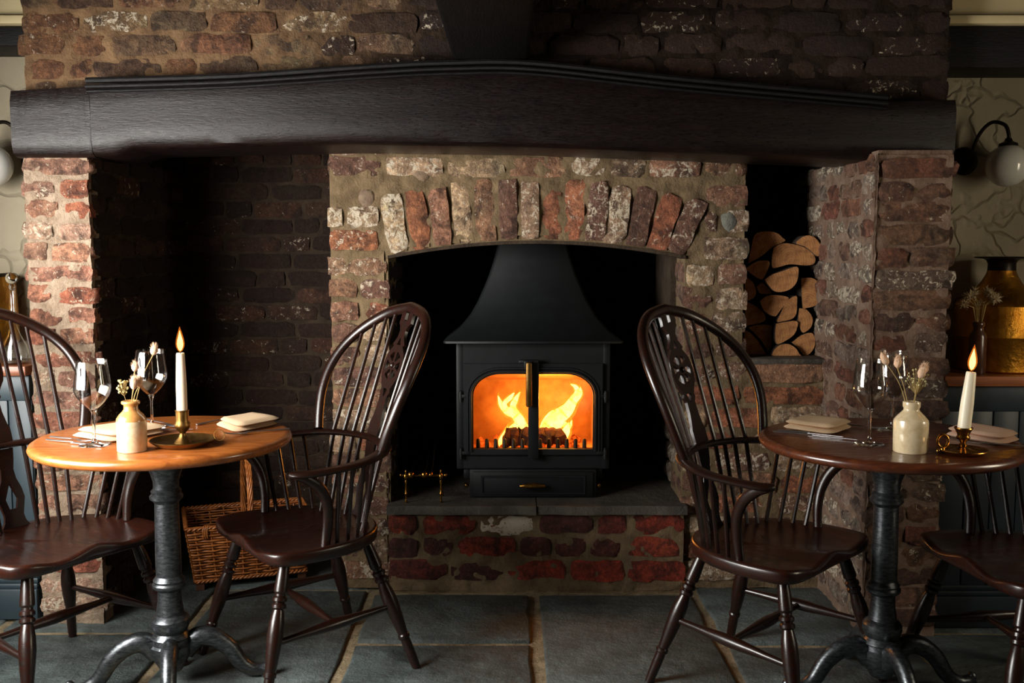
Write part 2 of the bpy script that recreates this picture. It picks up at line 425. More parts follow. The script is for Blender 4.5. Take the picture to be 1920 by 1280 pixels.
def brick_field(parent, origin, u, nrm, u0, u1, z0, z1, pitch, pal, joint=0.014, lens=(0.215, 0.215, 0.105), proud=0.014, seed=1, depth=0.05, jz=0.004, ends=0.0, skip=None):
    """courses of bricks on a wall plane through origin; u runs along the wall"""
    r = random.Random(seed); O = Vector(origin); U = Vector(u); Nn = Vector(nrm)
    rows = max(1, round((z1 - z0) / pitch)); p = (z1 - z0) / rows
    for k in range(rows):
        a = u0 + r.uniform(-ends, ends); e = u1 + r.uniform(-ends, ends)
        x = a; first = True
        segs = []
        while x < e - 0.03:
            ln = r.choice(lens) * r.uniform(0.94, 1.06)
            if first and k % 2: ln = min(ln, lens[-1]) if r.random() < 0.6 else ln * 0.75
            first = False
            if e - (x + ln + joint) < 0.07: ln = e - x
            segs.append((x, min(ln, e - x))); x += ln + joint * r.uniform(0.7, 1.4)
        for (xs, ln) in segs:
            if ln < 0.035: continue
            h = p - joint * r.uniform(0.45, 0.95)
            zc = z0 + (k + 0.5) * p + r.uniform(-jz, jz)
            if skip and skip(xs + ln / 2, zc): continue
            c = O + U * (xs + ln / 2) + Vector((0, 0, zc)) + Nn * (r.uniform(0.15, 1.0) * proud * 0.6 + 0.005 - depth / 2)
            put_brick(parent, c, ln, depth, h, pal(xs + ln / 2, r) if callable(pal) else pal, u, nrm, r.uniform(-0.018, 0.018), rr=r)

def mortar_sheet(parent, origin, u, nrm, u0, u1, z0, z1, mat, amp=0.006, base=0.002, cell=0.014, skip=None, name='mortar_joint'):
    O = Vector(origin); U = Vector(u); Nn = Vector(nrm); nu = max(2, int((u1 - u0) / cell)); nz = max(2, int((z1 - z0) / cell)); vs = []; fs = []
    for j in range(nz + 1):
        for i in range(nu + 1):
            a = u0 + (u1 - u0) * i / nu; z = z0 + (z1 - z0) * j / nz; p = O + U * a + Vector((0, 0, z))
            d = amp * (noise3(p * 14) * 0.9 + noise3(p * 38) * 0.8)
            vs.append((p + Nn * (base + d))[:])
    for j in range(nz):
        for i in range(nu):
            if skip and skip(u0 + (u1 - u0) * (i + 0.5) / nu, z0 + (z1 - z0) * (j + 0.5) / nz): continue
            k = j * (nu + 1) + i; fs.append((k, k + 1, k + nu + 2, k + nu + 1))
    return MB().add(vs, fs).build(name, mat, parent, ang=180)
PAL_LEFT = [((168, 110, 86), .35), ((174, 120, 96), .4), ((158, 114, 94), .4), ((184, 146, 120), .48), ((164, 94, 70), .3)]
PAL_BREAST = [((152, 108, 82), .4), ((184, 150, 118), .5), ((134, 96, 76), .45), ((160, 98, 68), .35), ((158, 126, 100), .5), ((120, 84, 68), .4)]
PAL_HEARTH = [((150, 58, 38), .15), ((112, 50, 40), .1), ((84, 44, 38), .1), ((158, 66, 42), .2), ((96, 52, 42), .2)]
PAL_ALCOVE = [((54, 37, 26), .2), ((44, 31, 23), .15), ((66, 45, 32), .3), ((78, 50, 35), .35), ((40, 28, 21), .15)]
PAL_RIGHT = [((108, 76, 58), .25), ((88, 62, 49), .2), ((120, 84, 62), .3), ((104, 80, 65), .4), ((110, 66, 50), .15)]
PAL_REVEAL = [((150, 130, 114), .55), ((130, 96, 78), .3), ((124, 104, 90), .4), ((126, 78, 60), .2), ((142, 120, 104), .48), ((136, 90, 70), .3)]
PAL_UPPER = [((120, 92, 66), .3), ((106, 80, 58), .3), ((132, 102, 74), .42), ((92, 68, 50), .2), ((122, 82, 56), .25)]
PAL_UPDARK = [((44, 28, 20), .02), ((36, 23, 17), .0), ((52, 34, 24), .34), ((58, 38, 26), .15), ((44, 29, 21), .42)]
PAL_SOOT = [((28, 21, 18), .0), ((22, 17, 15), .0), ((36, 25, 20), .0)]

# ------------------------------------------------------------------ floor
fl = struct(MB().box(-2.6, 2.6, -1.6, 4.45, -0.12, -0.012).build('floor', 'floor_mortar', smooth=False), 'dark slate flagstone floor with sandy mortar joints')
def flagstone(x0, x1, y0, y1, seed):
    r = random.Random(seed); j = 0.0195
    x0 += j; x1 -= j; y0 += j; y1 -= j
    nx = 5; pts = []
    def jj(): return r.uniform(-0.006, 0.006)
    for i in range(nx): pts.append((x0 + (x1 - x0) * i / nx, y0 + jj()))
    for i in range(nx): pts.append((x1 + jj(), y0 + (y1 - y0) * i / nx))
    for i in range(nx): pts.append((x1 - (x1 - x0) * i / nx, y1 + jj()))
    for i in range(nx): pts.append((x0 + jj(), y1 - (y1 - y0) * i / nx))
    cx, cy = (x0 + x1) / 2, (y0 + y1) / 2; n = len(pts); h = r.uniform(-0.002, 0.002)
    vs = [(x, y, -0.02) for x, y in pts] + [(x, y, -0.005 + h) for x, y in pts]
    vs += [(x + (0.008 if x < cx else -0.008), y + (0.008 if y < cy else -0.008), h) for x, y in pts] + [(cx, cy, h)]
    fs = []
    for i in range(n):
        k = (i + 1) % n
        fs += [(i, k, n + k, n + i), (n + i, n + k, 2 * n + k, 2 * n + i), (2 * n + i, 2 * n + k, 3 * n)]
    MB().add(vs, fs).build('flagstone', 'slate', fl, ang=60)
cols = [(-2.6, -1.75, [4.4, 3.9, 3.3, 2.6, 1.7, 0.9, 0.1, -0.8, -1.6]), (-1.75, -1.11, [4.4, 4.0, 3.26, 2.45, 1.7, 0.8, 0.0, -0.8, -1.6]),
        (-1.11, -0.53, [4.4, 3.69, 2.86, 2.2, 1.4, 0.6, -0.2, -1.0, -1.6]), (-0.53, 0.08, [3.64, 3.165, 2.5, 1.75, 1.0, 0.2, -0.6, -1.6]),
        (0.08, 0.685, [3.64, 2.72, 1.9, 1.1, 0.4, -0.4, -1.6]), (0.685, 1.317, [3.72, 3.15, 2.3, 1.6, 0.8, 0.0, -0.8, -1.6]),
        (1.317, 1.95, [3.7, 3.25, 2.62, 1.8, 1.0, 0.2, -0.6, -1.6]), (1.95, 2.6, [3.7, 2.95, 2.1, 1.3, 0.5, -0.3, -1.6])]
sd = 100
for (a, b, ys) in cols:
    for q in range(len(ys) - 1): sd += 1; flagstone(a, b, ys[q + 1], ys[q], sd)

# ------------------------------------------------------------------ room shell behind and beside the camera
CEIL = 2.24
struct(MB().box(-2.75, 2.75, -1.75, 4.6, CEIL, CEIL + 0.12).build('ceiling', 'ceiling_paint', smooth=False), 'low plastered ceiling between dark beams')
def side_wall(name, x0, x1, wy0, wy1, wz0, wz1, label):
    m = MB()
    m.box(x0, x1, -1.75, wy0, -0.1, CEIL); m.box(x0, x1, wy1, 3.62, -0.1, CEIL)
    m.box(x0, x1, wy0, wy1, -0.1, wz0); m.box(x0, x1, wy0, wy1, wz1, CEIL)
    struct(m.build(name, 'room_wall', smooth=False), label)
side_wall('wall_left', -2.20, -2.05, 1.34, 2.90, 0.72, 1.72, 'plain plastered side wall with the larger window')
side_wall('wall_right', 2.6, 2.75, 1.80, 2.30, 0.85, 1.75, 'plain plastered side wall with the smaller window')
struct(MB().box(-2.75, 2.75, -1.75, -1.6, -0.1, CEIL).build('wall_back', 'room_wall', smooth=False), 'plain plastered wall behind the dining tables')
def window(name, xc, y0, y1, z0, z1, nm, nz, label):
    m = MB(); t = 0.03
    m.box(xc - t, xc + t, y0, y0 + 0.05, z0, z1); m.box(xc - t, xc + t, y1 - 0.05, y1, z0, z1)
    m.box(xc - t, xc + t, y0, y1, z0, z0 + 0.05); m.box(xc - t, xc + t, y0, y1, z1 - 0.05, z1)
    for k in range(1, nm): y = y0 + (y1 - y0) * k / nm; m.box(xc - t, xc + t, y - 0.014, y + 0.014, z0, z1)
    for k in range(1, nz): z = z0 + (z1 - z0) * k / nz; m.box(xc - t, xc + t, y0, y1, z - 0.012, z + 0.012)
    o = struct(m.build(name, 'window_paint', smooth=False), label)
    MB().box(xc - 0.003, xc + 0.003, y0 + 0.04, y1 - 0.04, z0 + 0.04, z1 - 0.04).build('pane', 'pane_glass', o, smooth=False)
window('window_1', -2.07, 1.34, 2.90, 0.72, 1.72, 4, 3, 'white painted multi-pane window in the left wall')
window('window_2', 2.62, 1.80, 2.30, 0.85, 1.75, 2, 3, 'white painted multi-pane window in the right wall')

# plaster walls beside the chimney
def plaster_bay(name, x0, x1, label):
    struct(MB().box(x0, x1, 3.62, 3.8, -0.1, CEIL).build(name, 'plaster', smooth=False), label)
plaster_bay('wall_left_bay', -2.75, -1.60, 'cream plaster wall left of the brick chimney')
plaster_bay('wall_right_bay', 1.40, 2.75, 'cream swirled plaster wall right of the brick chimney')

# ------------------------------------------------------------------ brick walls
# chimney breast above the mantel
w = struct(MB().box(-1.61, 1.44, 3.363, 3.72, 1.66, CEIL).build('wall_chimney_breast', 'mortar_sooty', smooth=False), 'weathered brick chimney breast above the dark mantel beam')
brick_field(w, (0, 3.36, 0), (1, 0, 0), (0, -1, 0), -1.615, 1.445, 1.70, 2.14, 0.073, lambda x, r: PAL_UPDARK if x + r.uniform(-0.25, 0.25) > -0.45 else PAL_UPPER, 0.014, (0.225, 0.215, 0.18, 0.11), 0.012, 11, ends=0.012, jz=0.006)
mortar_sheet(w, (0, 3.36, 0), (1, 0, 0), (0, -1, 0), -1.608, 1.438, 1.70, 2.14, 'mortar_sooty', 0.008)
# left pier
MBX = MB().box(-1.60, -1.408, 3.40, 4.45, -0.02, 1.62)
w = struct(MB().box(-1.62, -1.406, 3.343, 3.41, -0.02, 1.62).build('wall_left_pier', 'mortar_pale', smooth=False), 'narrow sunlit pier of rough pinkish bricks')
brick_field(w, (0, 3.34, 0), (1, 0, 0), (0, -1, 0), -1.625, -1.402, 0.03, 1.595, 0.0715, PAL_LEFT, 0.020, (0.105, 0.105, 0.22), 0.018, 12, ends=0.008, jz=0.005)
mortar_sheet(w, (0, 3.34, 0), (1, 0, 0), (0, -1, 0), -1.616, -1.406, 0.0, 1.60, 'mortar_pale', 0.010, 0.003)
w = struct(MBX.build('wall_alcove_reveal', 'mortar_dark', smooth=False), 'shade-coloured side of the left alcove behind the sunlit pier')
brick_field(w, (-1.403, 0, 0), (0, 1, 0), (1, 0, 0), 3.36, 4.29, 0.03, 1.62, 0.0715, PAL_ALCOVE, 0.016, (0.215, 0.215, 0.105), 0.008, 13)  # dark mortar and bricks carry the shade of this side in their colour
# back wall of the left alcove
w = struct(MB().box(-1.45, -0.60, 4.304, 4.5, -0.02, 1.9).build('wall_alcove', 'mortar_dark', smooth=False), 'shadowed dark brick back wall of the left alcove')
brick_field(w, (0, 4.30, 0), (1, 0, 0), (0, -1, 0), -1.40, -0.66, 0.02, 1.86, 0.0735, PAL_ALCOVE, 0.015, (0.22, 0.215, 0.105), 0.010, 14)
# fireplace wall with the arched opening
def arch_z(x):
    t = (x - 0.09) / 0.5525
    return 1.318 - 0.056 * t * t
OP0, OP1 = -0.460, 0.643
out = [(-0.672, 0.0), (OP0, 0.0)] + [(OP0 + (OP1 - OP0) * k / 24, arch_z(OP0 + (OP1 - OP0) * k / 24)) for k in range(25)] + [(OP1, 0.0), (1.17, 0.0), (1.17, 0.866), (0.860, 0.866), (0.860, 1.90), (-0.672, 1.90)]
w = struct(MB().plate(out, [], 0.26, XZ(3.704)).build('wall_fireplace', 'mortar', smooth=False), 'mottled brick fireplace wall with an arched stove opening')
BF = dict(joint=0.018, proud=0.016)
brick_field(w, (0, 3.70, 0), (1, 0, 0), (0, -1, 0), -0.680, -0.462, 0.03, 1.265, 0.0825, PAL_BREAST, lens=(0.102, 0.102, 0.218), seed=21, ends=0.008, **BF)
brick_field(w, (0, 3.70, 0), (1, 0, 0), (0, -1, 0), 0.645, 1.166, 0.03, 0.868, 0.0838, PAL_BREAST, lens=(0.215, 0.2, 0.11), seed=22, ends=0.005, **BF)
brick_field(w, (0, 3.70, 0), (1, 0, 0), (0, -1, 0), 0.645, 0.868, 0.875, 1.235, 0.084, PAL_BREAST, lens=(0.102, 0.102, 0.218), seed=23, ends=0.006, **BF)
brick_field(w, (0, 3.70, 0), (1, 0, 0), (0, -1, 0), -0.680, -0.50, 1.275, 1.53, 0.082, PAL_BREAST, lens=(0.10, 0.17, 0.07), seed=24, ends=0.008, skip=lambda x, z: x > -0.6 and z > 1.43, **BF)
brick_field(w, (0, 3.70, 0), (1, 0, 0), (0, -1, 0), 0.715, 0.868, 1.245, 1.53, 0.082, PAL_BREAST, lens=(0.15, 0.10, 0.07), seed=25, ends=0.006, **BF)
brick_field(w, (0, 3.70, 0), (1, 0, 0), (0, -1, 0), -0.680, 0.865, 1.545, 1.79, 0.078, PAL_BREAST, lens=(0.20, 0.215, 0.12), seed=26, **BF)
mortar_sheet(w, (0, 3.70, 0), (1, 0, 0), (0, -1, 0), -0.670, 0.858, 0.0, 1.80, 'mortar', 0.008, 0.001, skip=lambda x, z: OP0 - 0.012 < x < OP1 + 0.012 and z < arch_z(x) + 0.012)
mortar_sheet(w, (0, 3.70, 0), (1, 0, 0), (0, -1, 0), 0.858, 1.168, 0.0, 0.862, 'mortar', 0.008, 0.001)
vx = [737, 781, 823, 863, 907, 951, 993, 1033, 1077, 1120, 1159, 1203, 1247, 1289]
rv = random.Random(5)
for i, px in enumerate(vx):                                         # soldier course over the arch
    X = (px - 960) / 1867 * 3.745; a = (X - 0.09) / 0.55
    tilt = radians(-9 * (-a)) if a < 0 else radians(19 * a * a + 2 * a)
    xb = X - 0.015 * a; zb = arch_z(X) + 0.006; h = 0.215 + rv.uniform(-.008, .012)
    c = Vector((xb, 3.700 - rv.uniform(0.004, 0.016) + 0.025, zb + h / 2))
    o = put_brick(w, c, h, 0.055, 0.072 + rv.uniform(-.005, .006), PAL_BREAST, roll=pi / 2 + tilt, rr=rv)
# stones built into the brickwork
for (X, Z, sx, sz, mt, sd) in ((-0.535, 1.475, 0.034, 0.036, 'cobble', 1), (-0.533, 1.415, 0.04, 0.034, 'cobble', 2), (-0.337, 1.567, 0.040, 0.040, 'cobble', 3), (0.800, 1.385, 0.036, 0.040, 'cobble_blue', 4)):
    m = MB(); r = random.Random(sd); m.sphere((0, 0, 0), 1, 14); m.v = [(x * sx * (1 + r.uniform(-.12, .12)), y * 0.014, z * sz * (1 + r.uniform(-.12, .12))) for x, y, z in m.v]
    m.build('stone', mt, w, loc=(X, 3.704, Z), ang=80)
# iron bar under the arch
m = MB(); k = 24
for q in range(k):
    x0 = OP0 + (OP1 - OP0) * q / k; x1 = OP0 + (OP1 - OP0) * (q + 1) / k; z0, z1 = arch_z(x0), arch_z(x1)
    vs = [(x0, 3.695, z0), (x1, 3.695, z1), (x1, 3.695, z1 - 0.012), (x0, 3.695, z0 - 0.012), (x0, 3.80, z0), (x1, 3.80, z1), (x1, 3.80, z1 - 0.012), (x0, 3.80, z0 - 0.012)]
    m.add(vs, [(0, 1, 2, 3), (3, 2, 6, 7), (0, 4, 5, 1), (4, 7, 6, 5)])
m.build('arch_bar', 'mortar_dark', w)
# flue recess behind the stove
m = MB(); m.box(-0.62, OP0 - 0.012, 3.95, 4.55, 0.0, 1.9); m.box(OP1 + 0.012, 0.80, 3.95, 4.55, 0.0, 1.9); m.box(-0.62, 0.80, 4.40, 4.55, 0, 1.9); m.box(-0.62, 0.8, 3.95, 4.55, 1.86, 1.95)
w2 = struct(m.build('wall_flue_recess', 'soot', smooth=False), 'soot blackened recess around the stove')
brick_field(w2, (OP1 + 0.002, 0, 0), (0, 1, 0), (-1, 0, 0), 3.72, 4.38, 0.34, 1.24, 0.084, PAL_REVEAL[:3] + PAL_SOOT[:1], 0.014, (0.215, 0.105), 0.01, 27)
brick_field(w2, (OP0 - 0.002, 0, 0), (0, 1, 0), (1, 0, 0), 3.72, 4.38, 0.34, 1.24, 0.084, PAL_SOOT, 0.014, (0.215, 0.105), 0.01, 28)
brick_field(w2, (0, 4.396, 0), (1, 0, 0), (0, -1, 0), OP0, OP1, 0.34, 1.30, 0.08, PAL_SOOT, 0.014, (0.215, 0.105), 0.008, 29)
# sides and back of the log niche
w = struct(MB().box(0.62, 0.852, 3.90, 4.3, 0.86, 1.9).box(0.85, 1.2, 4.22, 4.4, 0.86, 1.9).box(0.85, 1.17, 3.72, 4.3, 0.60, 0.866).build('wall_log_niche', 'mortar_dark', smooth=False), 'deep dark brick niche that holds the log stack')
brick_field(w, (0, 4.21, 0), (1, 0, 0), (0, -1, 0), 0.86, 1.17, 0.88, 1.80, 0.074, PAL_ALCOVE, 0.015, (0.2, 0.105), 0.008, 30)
MB().box(0.862, 1.172, 3.684, 4.2, 0.858, 0.880, 0.006).build('sill_slab', 'hearth_slate', w)
# right pier, front face and lit reveal
w = struct(MB().box(1.172, 1.408, 3.223, 4.3, -0.02, 1.60).build('wall_right_pier', 'mortar_grey', smooth=False), 'rough brown brick pier with limewashed inner face')
brick_field(w, (0, 3.22, 0), (1, 0, 0), (0, -1, 0), 1.172, 1.418, 0.03, 1.575, 0.0715, PAL_RIGHT, 0.013, (0.24, 0.12, 0.12, 0.24), 0.020, 31, ends=0.010, jz=0.005)
brick_field(w, (1.168, 0, 0), (0, 1, 0), (-1, 0, 0), 3.24, 4.2, 0.03, 1.60, 0.0715, PAL_REVEAL, 0.018, (0.215, 0.105, 0.105), 0.009, 32, jz=0.006)
mortar_sheet(w, (0, 3.22, 0), (1, 0, 0), (0, -1, 0), 1.162, 1.406, 0.0, 1.585, 'mortar_grey', 0.010, 0.003)
mortar_sheet(w, (1.168, 0, 0), (0, 1, 0), (-1, 0, 0), 3.212, 4.2, 0.0, 1.59, 'mortar_grey', 0.009, 0.001)
# hearth
hearth = struct(MB().box(-0.460, 0.648, 3.676, 4.42, -0.02, 0.302).build('hearth', 'mortar', smooth=False), 'raised hearth of red bricks under dark stone slabs')
brick_field(hearth, (0, 3.672, 0), (1, 0, 0), (0, -1, 0), -0.464, 0.652, 0.035, 0.297, 0.0875, PAL_HEARTH, 0.020, (0.205, 0.205, 0.195, 0.11), 0.008, 41)
mortar_sheet(hearth, (0, 3.672, 0), (1, 0, 0), (0, -1, 0), -0.458, 0.646, 0.0, 0.298, 'mortar', 0.008, 0.0)
b_ = [o for o in hearth.children if o.name.startswith('brick') and o.location.z > 0.22 and abs(o.location.x - 0.10) < 0.12]
for o in b_[:1]: o.color = (*lin((120, 60, 48)), 0.22)
def slab(x0, x1, sd):
    r = random.Random(sd); n = 8
    fr = [(x0 + (x1 - x0) * i / n, 3.640 + r.uniform(-0.006, 0.006)) for i in range(n + 1)]
    out = fr + [(x1, 4.38), (x0, 4.38)]
    m = MB(); m.plate(out, [], 0.032, lambda u, v, t: (u, v + (0.006 if t > 0 and v < 3.7 else 0), 0.299 + t)); m.build('hearth_slab', 'hearth_slate', hearth, smooth=False)
slab(-0.468, 0.090, 1); slab(0.094, 0.655, 2)

struct(MB().box(-1.62, -0.66, 3.58, 4.5, 1.74, 1.84).box(0.85, 1.42, 3.58, 4.45, 1.74, 1.84).box(-1.62, -1.40, 3.56, 4.5, 1.60, 1.76).box(1.17, 1.42, 3.56, 4.45, 1.58, 1.76).build('ceiling_alcove', 'soot', smooth=False), 'sooty ceiling of the alcoves behind the mantel')
# ------------------------------------------------------------------ timbers
def beam_face(name, pts_top, pts_bot, y0, y1, mat, parent=None, seed=1):
    """long timber: matching top and bottom profiles, lightly adzed front"""
    r = random.Random(seed); n = 44; m = MB(); rows = 6
    def ip(P, x):
        for (xa, za), (xb, zb) in zip(P, P[1:]):
            if xa <= x <= xb: return za + (zb - za) * (x - xa) / (xb - xa + 1e-9)
        return P[0][1] if x < P[0][0] else P[-1][1]
    xs = [pts_top[0][0] + (pts_top[-1][0] - pts_top[0][0]) * i / n for i in range(n + 1)]
    vs = []; fs = []
    for x in xs:
        zt, zb = ip(pts_top, x), ip(pts_bot, x)
        col = [(x, y1, zt)]
        for k in range(rows + 1):
            t = k / rows; e = 0.010 if k in (0, rows) else 0
            col.append((x, y0 + e + r.uniform(-0.0012, 0.0012), zt + (zb - zt) * t))
        col.append((x, y0 + 0.03, zb - 0.012)); col.append((x, y1, zb - 0.012))
        vs += col
    k = rows + 4
    for i in range(n):
        for j in range(k):
            j2 = (j + 1) % k
            fs.append((i * k + j, i * k + j2, (i + 1) * k + j2, (i + 1) * k + j))
    fs.append(tuple(range(k))); fs.append(tuple(n * k + j for j in range(k))[::-1])
    m.add(vs, fs)
    return m.build(name, mat, parent, ang=45)
mantel = thing('mantel_beam', 'huge dark stained oak mantel beam spanning the fireplace', 'beam', (0, 3.45, 1.57))
def mchild(o): o.parent = mantel; o.matrix_parent_inverse = mantel.matrix_basis.inverted(); return o
mchild(beam_face('beam_end', [(-1.632, 1.798), (-1.372, 1.812)], [(-1.620, 1.598), (-1.372, 1.598)], 3.292, 3.56, 'mantel_timber', seed=3))
mchild(beam_face('beam', [(-1.366, 1.816), (-0.45, 1.856), (-0.19, 1.868), (0.07, 1.866), (0.55, 1.816), (1.21, 1.762), (1.44, 1.768)],
           [(-1.366, 1.600), (-1.30, 1.600), (-1.27, 1.622), (-0.55, 1.638), (0.07, 1.630), (0.55, 1.612), (1.10, 1.590), (1.44, 1.580)], 3.280, 3.60, 'mantel_timber', seed=4))
tp = smoothpath([(-1.37, 1.818), (-0.9, 1.832), (-0.45, 1.862), (-0.19, 1.874), (0.07, 1.872), (0.55, 1.822), (1.21, 1.764)], 6)
m = MB()
for (dy, dz, ra, rb) in ((3.270, 0.008, 0.014, 0.010), (3.262, -0.012, 0.009, 0.007), (3.272, -0.026, 0.012, 0.006)):
    m.tube([(x, dy, z + dz) for x, z in tp], ra, 8, ry=rb)
mchild(m.build('top_moulding', 'plate_timber'))
m = MB().box(-0.192, 0.055, -1.6, 3.355, 1.893, CEIL - 0.002, 0.012)
cb = tag(m.build('ceiling_beam', 'ceiling_timber'), 'black ceiling beam running forward from the chimney breast', 'beam')
m = MB().box(-2.045, -0.20, 3.10, 3.345, 2.105, CEIL - 0.002, 0.008)
tag(m.build('wall_plate', 'plate_timber'), 'black timber along the ceiling above the lit brickwork, left of the ceiling beam', 'beam')
m = MB().box(0.062, 2.595, 3.10, 3.345, 2.105, CEIL - 0.002, 0.008)
tag(m.build('wall_plate', 'plate_timber'), 'black timber along the ceiling above the shadowed brickwork, right of the ceiling beam', 'beam')
m = MB().box(-2.045, -1.625, 3.42, 3.62, 1.965, 2.03, 0.008)
tag(m.build('bay_beam', 'plate_timber'), 'short black timber on the plaster above the left globe lamp', 'beam')
m = MB().box(1.452, 2.595, 3.42, 3.62, 1.892, 2.03, 0.008)
tag(m.build('bay_beam', 'plate_timber'), 'short black timber on the plaster above the right globe lamp', 'beam')
for i, (a, b) in enumerate(((-2.045, -1.625), (1.452, 2.595))):
    struct(MB().box(a, b, 3.40, 3.62, 2.034, 2.062, 0.004).box(a, b, 3.44, 3.62, 2.062, CEIL - 0.002).build('trim_%d' % (i + 1), 'cream_paint'), 'cream painted cornice over the plaster bay')

# ------------------------------------------------------------------ wood burning stove
SX = 0.081; HZ = 0.331
stove = thing('wood_stove', 'black cast iron double door wood stove with flared hood', 'stove', (SX, 3.95, HZ))
def st(m, name, mat, ang=38, parent=None, smooth=True):
    m.v = [(x - SX, y - 3.95, z - HZ) for x, y, z in m.v]
    return m.build(name, mat, parent or stove, smooth, ang)
bx0, bx1, by0, by1, bz0, bz1 = -0.214, 0.376, 3.785, 4.17, 0.440, 0.930
m = MB().box(bx0, bx0 + 0.03, by0, by1, bz0, bz1, 0.006).box(bx1 - 0.03, bx1, by0, by1, bz0, bz1, 0.006).box(bx0 + 0.02, bx1 - 0.02, by1 - 0.02, by1, bz0, bz1)
m.box(bx0 + 0.02, bx1 - 0.02, by0 + 0.01, by1, bz1 - 0.03, bz1).box(bx0 + 0.02, bx1 - 0.02, by0 + 0.01, by1, bz0, bz0 + 0.025)
m.plate([(bx0 + .02, bz0 + .004), (bx1 - .02, bz0 + .004), (bx1 - .02, bz1 - .004), (bx0 + .02, bz1 - .004)], [[(-0.165, 0.505), (0.33, 0.505), (0.33, 0.83), (-0.165, 0.83)]], 0.012, XZ(by0 + 0.001))
st(m, 'body', 'stove_iron')
m = MB().box(-0.163, 0.325, 3.772, 4.14, HZ, 0.442, 0.005).box(-0.188, -0.160, 3.80, 4.12, 0.40, 0.442, 0.005).box(0.322, 0.350, 3.80, 4.12, 0.40, 0.442, 0.005)
st(m, 'base', 'stove_iron')
# hood
hp = [(0.932, 0.340, 3.735), (0.940, 0.340, 3.735), (0.976, 0.290, 3.78), (1.03, 0.245, 3.822), (1.083, 0.215, 3.852), (1.14, 0.19, 3.875), (1.184, 0.172, 3.89), (1.24, 0.154, 3.905), (1.292, 0.140, 3.92), (1.45, 0.11, 3.94), (1.62, 0.09, 3.96)]
m = MB(); vs = []; fs = []
for (z, hw, yf) in hp:
    yb = 4.20 - (z - 0.93) * 0.12; c = 0.012
    vs += [(SX - hw + c, yf, z), (SX + hw - c, yf, z), (SX + hw, yf + c, z), (SX + hw, yb, z), (SX - hw, yb, z), (SX - hw, yf + c, z)]
for i in range(len(hp) - 1):
    for k in range(6): k2 = (k + 1) % 6; fs.append((i * 6 + k, i * 6 + k2, (i + 1) * 6 + k2, (i + 1) * 6 + k))
fs.append(tuple(range(6)))
st(m.add(vs, fs), 'hood', 'stove_iron', 50)
m = MB().lathe([(0.088, 1.6), (0.088, 1.88)], 24, (SX, 4.05, 0)); st(m, 'flue_pipe', 'stove_iron')
# firebox lining, baffle, grate pegs
m = MB().box(-0.175, -0.165, 3.81, 4.14, 0.47, 0.89).box(0.33, 0.34, 3.81, 4.14, 0.47, 0.89).box(-0.17, 0.335, 4.125, 4.145, 0.47, 0.89).box(-0.17, 0.335, 3.81, 4.14, 0.465, 0.49)
lining = st(m, 'firebox_lining', 'firebrick', smooth=False)
m = MB(); mt = Matrix.Translation((SX, 3.99, 0.79)) @ Matrix.Rotation(radians(-16), 4, 'X'); m.box(-0.245, 0.245, -0.13, 0.13, -0.008, 0.008, 0.002, mt); st(m, 'baffle', 'firebrick')
for k in range(13):
    x = -0.132 + k * 0.0345
    m = MB().lathe([(0.0088, 0), (0.0075, 0.034), (0.004, 0.038)], 8); m.v = [(a + x, b + 3.825, c + 0.488 + 0.026) for a, b, c in m.v]
    st(m, 'grate_peg', 'stove_dark')
st(MB().box(-0.16, 0.325, 3.812, 3.838, 0.490, 0.516, 0.003), 'grate_bar', 'stove_dark')
# doors: plate with an arch-topped glass opening
def door(x0, x1, side):
    z0, z1 = 0.500, 0.852; g0, g1, gz0, gz1 = (x0 + 0.036, x1 - 0.018, 0.522, 0.812) if side < 0 else (x0 + 0.018, x1 - 0.036, 0.522, 0.812)
    R = 0.105; arc = []
    xc = g0 + R if side < 0 else g1 - R
    for k in range(9):
        a = pi - k * (pi / 2) / 8 if side < 0 else pi / 2 - k * (pi / 2) / 8
        arc.append((xc + R * cos(a), gz1 - 0.082 + 0.082 * sin(a)))
    hole = [(g0, gz0)] + arc + [(g1, gz1), (g1, gz0)] if side < 0 else [(g0, gz0), (g0, gz1)] + arc + [(g1, gz0)]
    d = st(MB().plate([(x0, z0), (x1, z0), (x1, z1), (x0, z1)], [hole], 0.016, XZ(3.768)), 'door', 'stove_iron', 30)
    m = MB()
    for off, rad, yy in ((0.010, 0.006, 3.766), (0.022, 0.005, 3.767)):
        path = []
        for (x, z) in (arc if side < 0 else arc[::-1]):
            cxx = xc; czz = gz1 - 0.082; k = 1 + off / R
            path.append((cxx + (x - cxx) * k, yy, czz + (z - czz) * (1 + off / 0.082)))
        xe = x1 if side < 0 else x0
        path = [(path[0][0], yy, gz0 - 0.008)] + path + [(xe, yy, path[-1][2])]
        m.tube(path, rad, 6, up=(0, 1, 0))
    st(m, 'arch_rib', 'stove_iron', parent=None)
    gl = [(g0 - .004, gz0 - .004), (g1 + .004, gz0 - .004), (g1 + .004, gz1 + .004), (g0 - .004, gz1 + .004)]
    st(MB().plate(gl, [], 0.003, XZ(3.779)), 'door_glass', 'stove_glass', smooth=False)
    for zz in (0.727, 0.507):
        xh = x0 - 0.012 if side < 0 else x1 + 0.012
        m = MB().lathe([(0.008, -0.014), (0.008, 0.014)], 12, (xh, 3.772, zz)); m.box(min(xh, xh - side * 0.034), max(xh, xh - side * 0.034), 3.766, 3.776, zz - 0.006, zz + 0.006, 0.001)
        m.lathe([(0.0055, -0.024), (0.0055, 0.019), (0.002, 0.022)], 10, (xh + side * 0.0, 3.772, zz))
        st(m, 'hinge', 'stove_dark')
door(-0.184, 0.080, -1); door(0.084, 0.346, 1)
st(MB().box(0.062, 0.102, 3.752, 3.770, 0.488, 0.862, 0.003), 'door_stile', 'stove_iron')
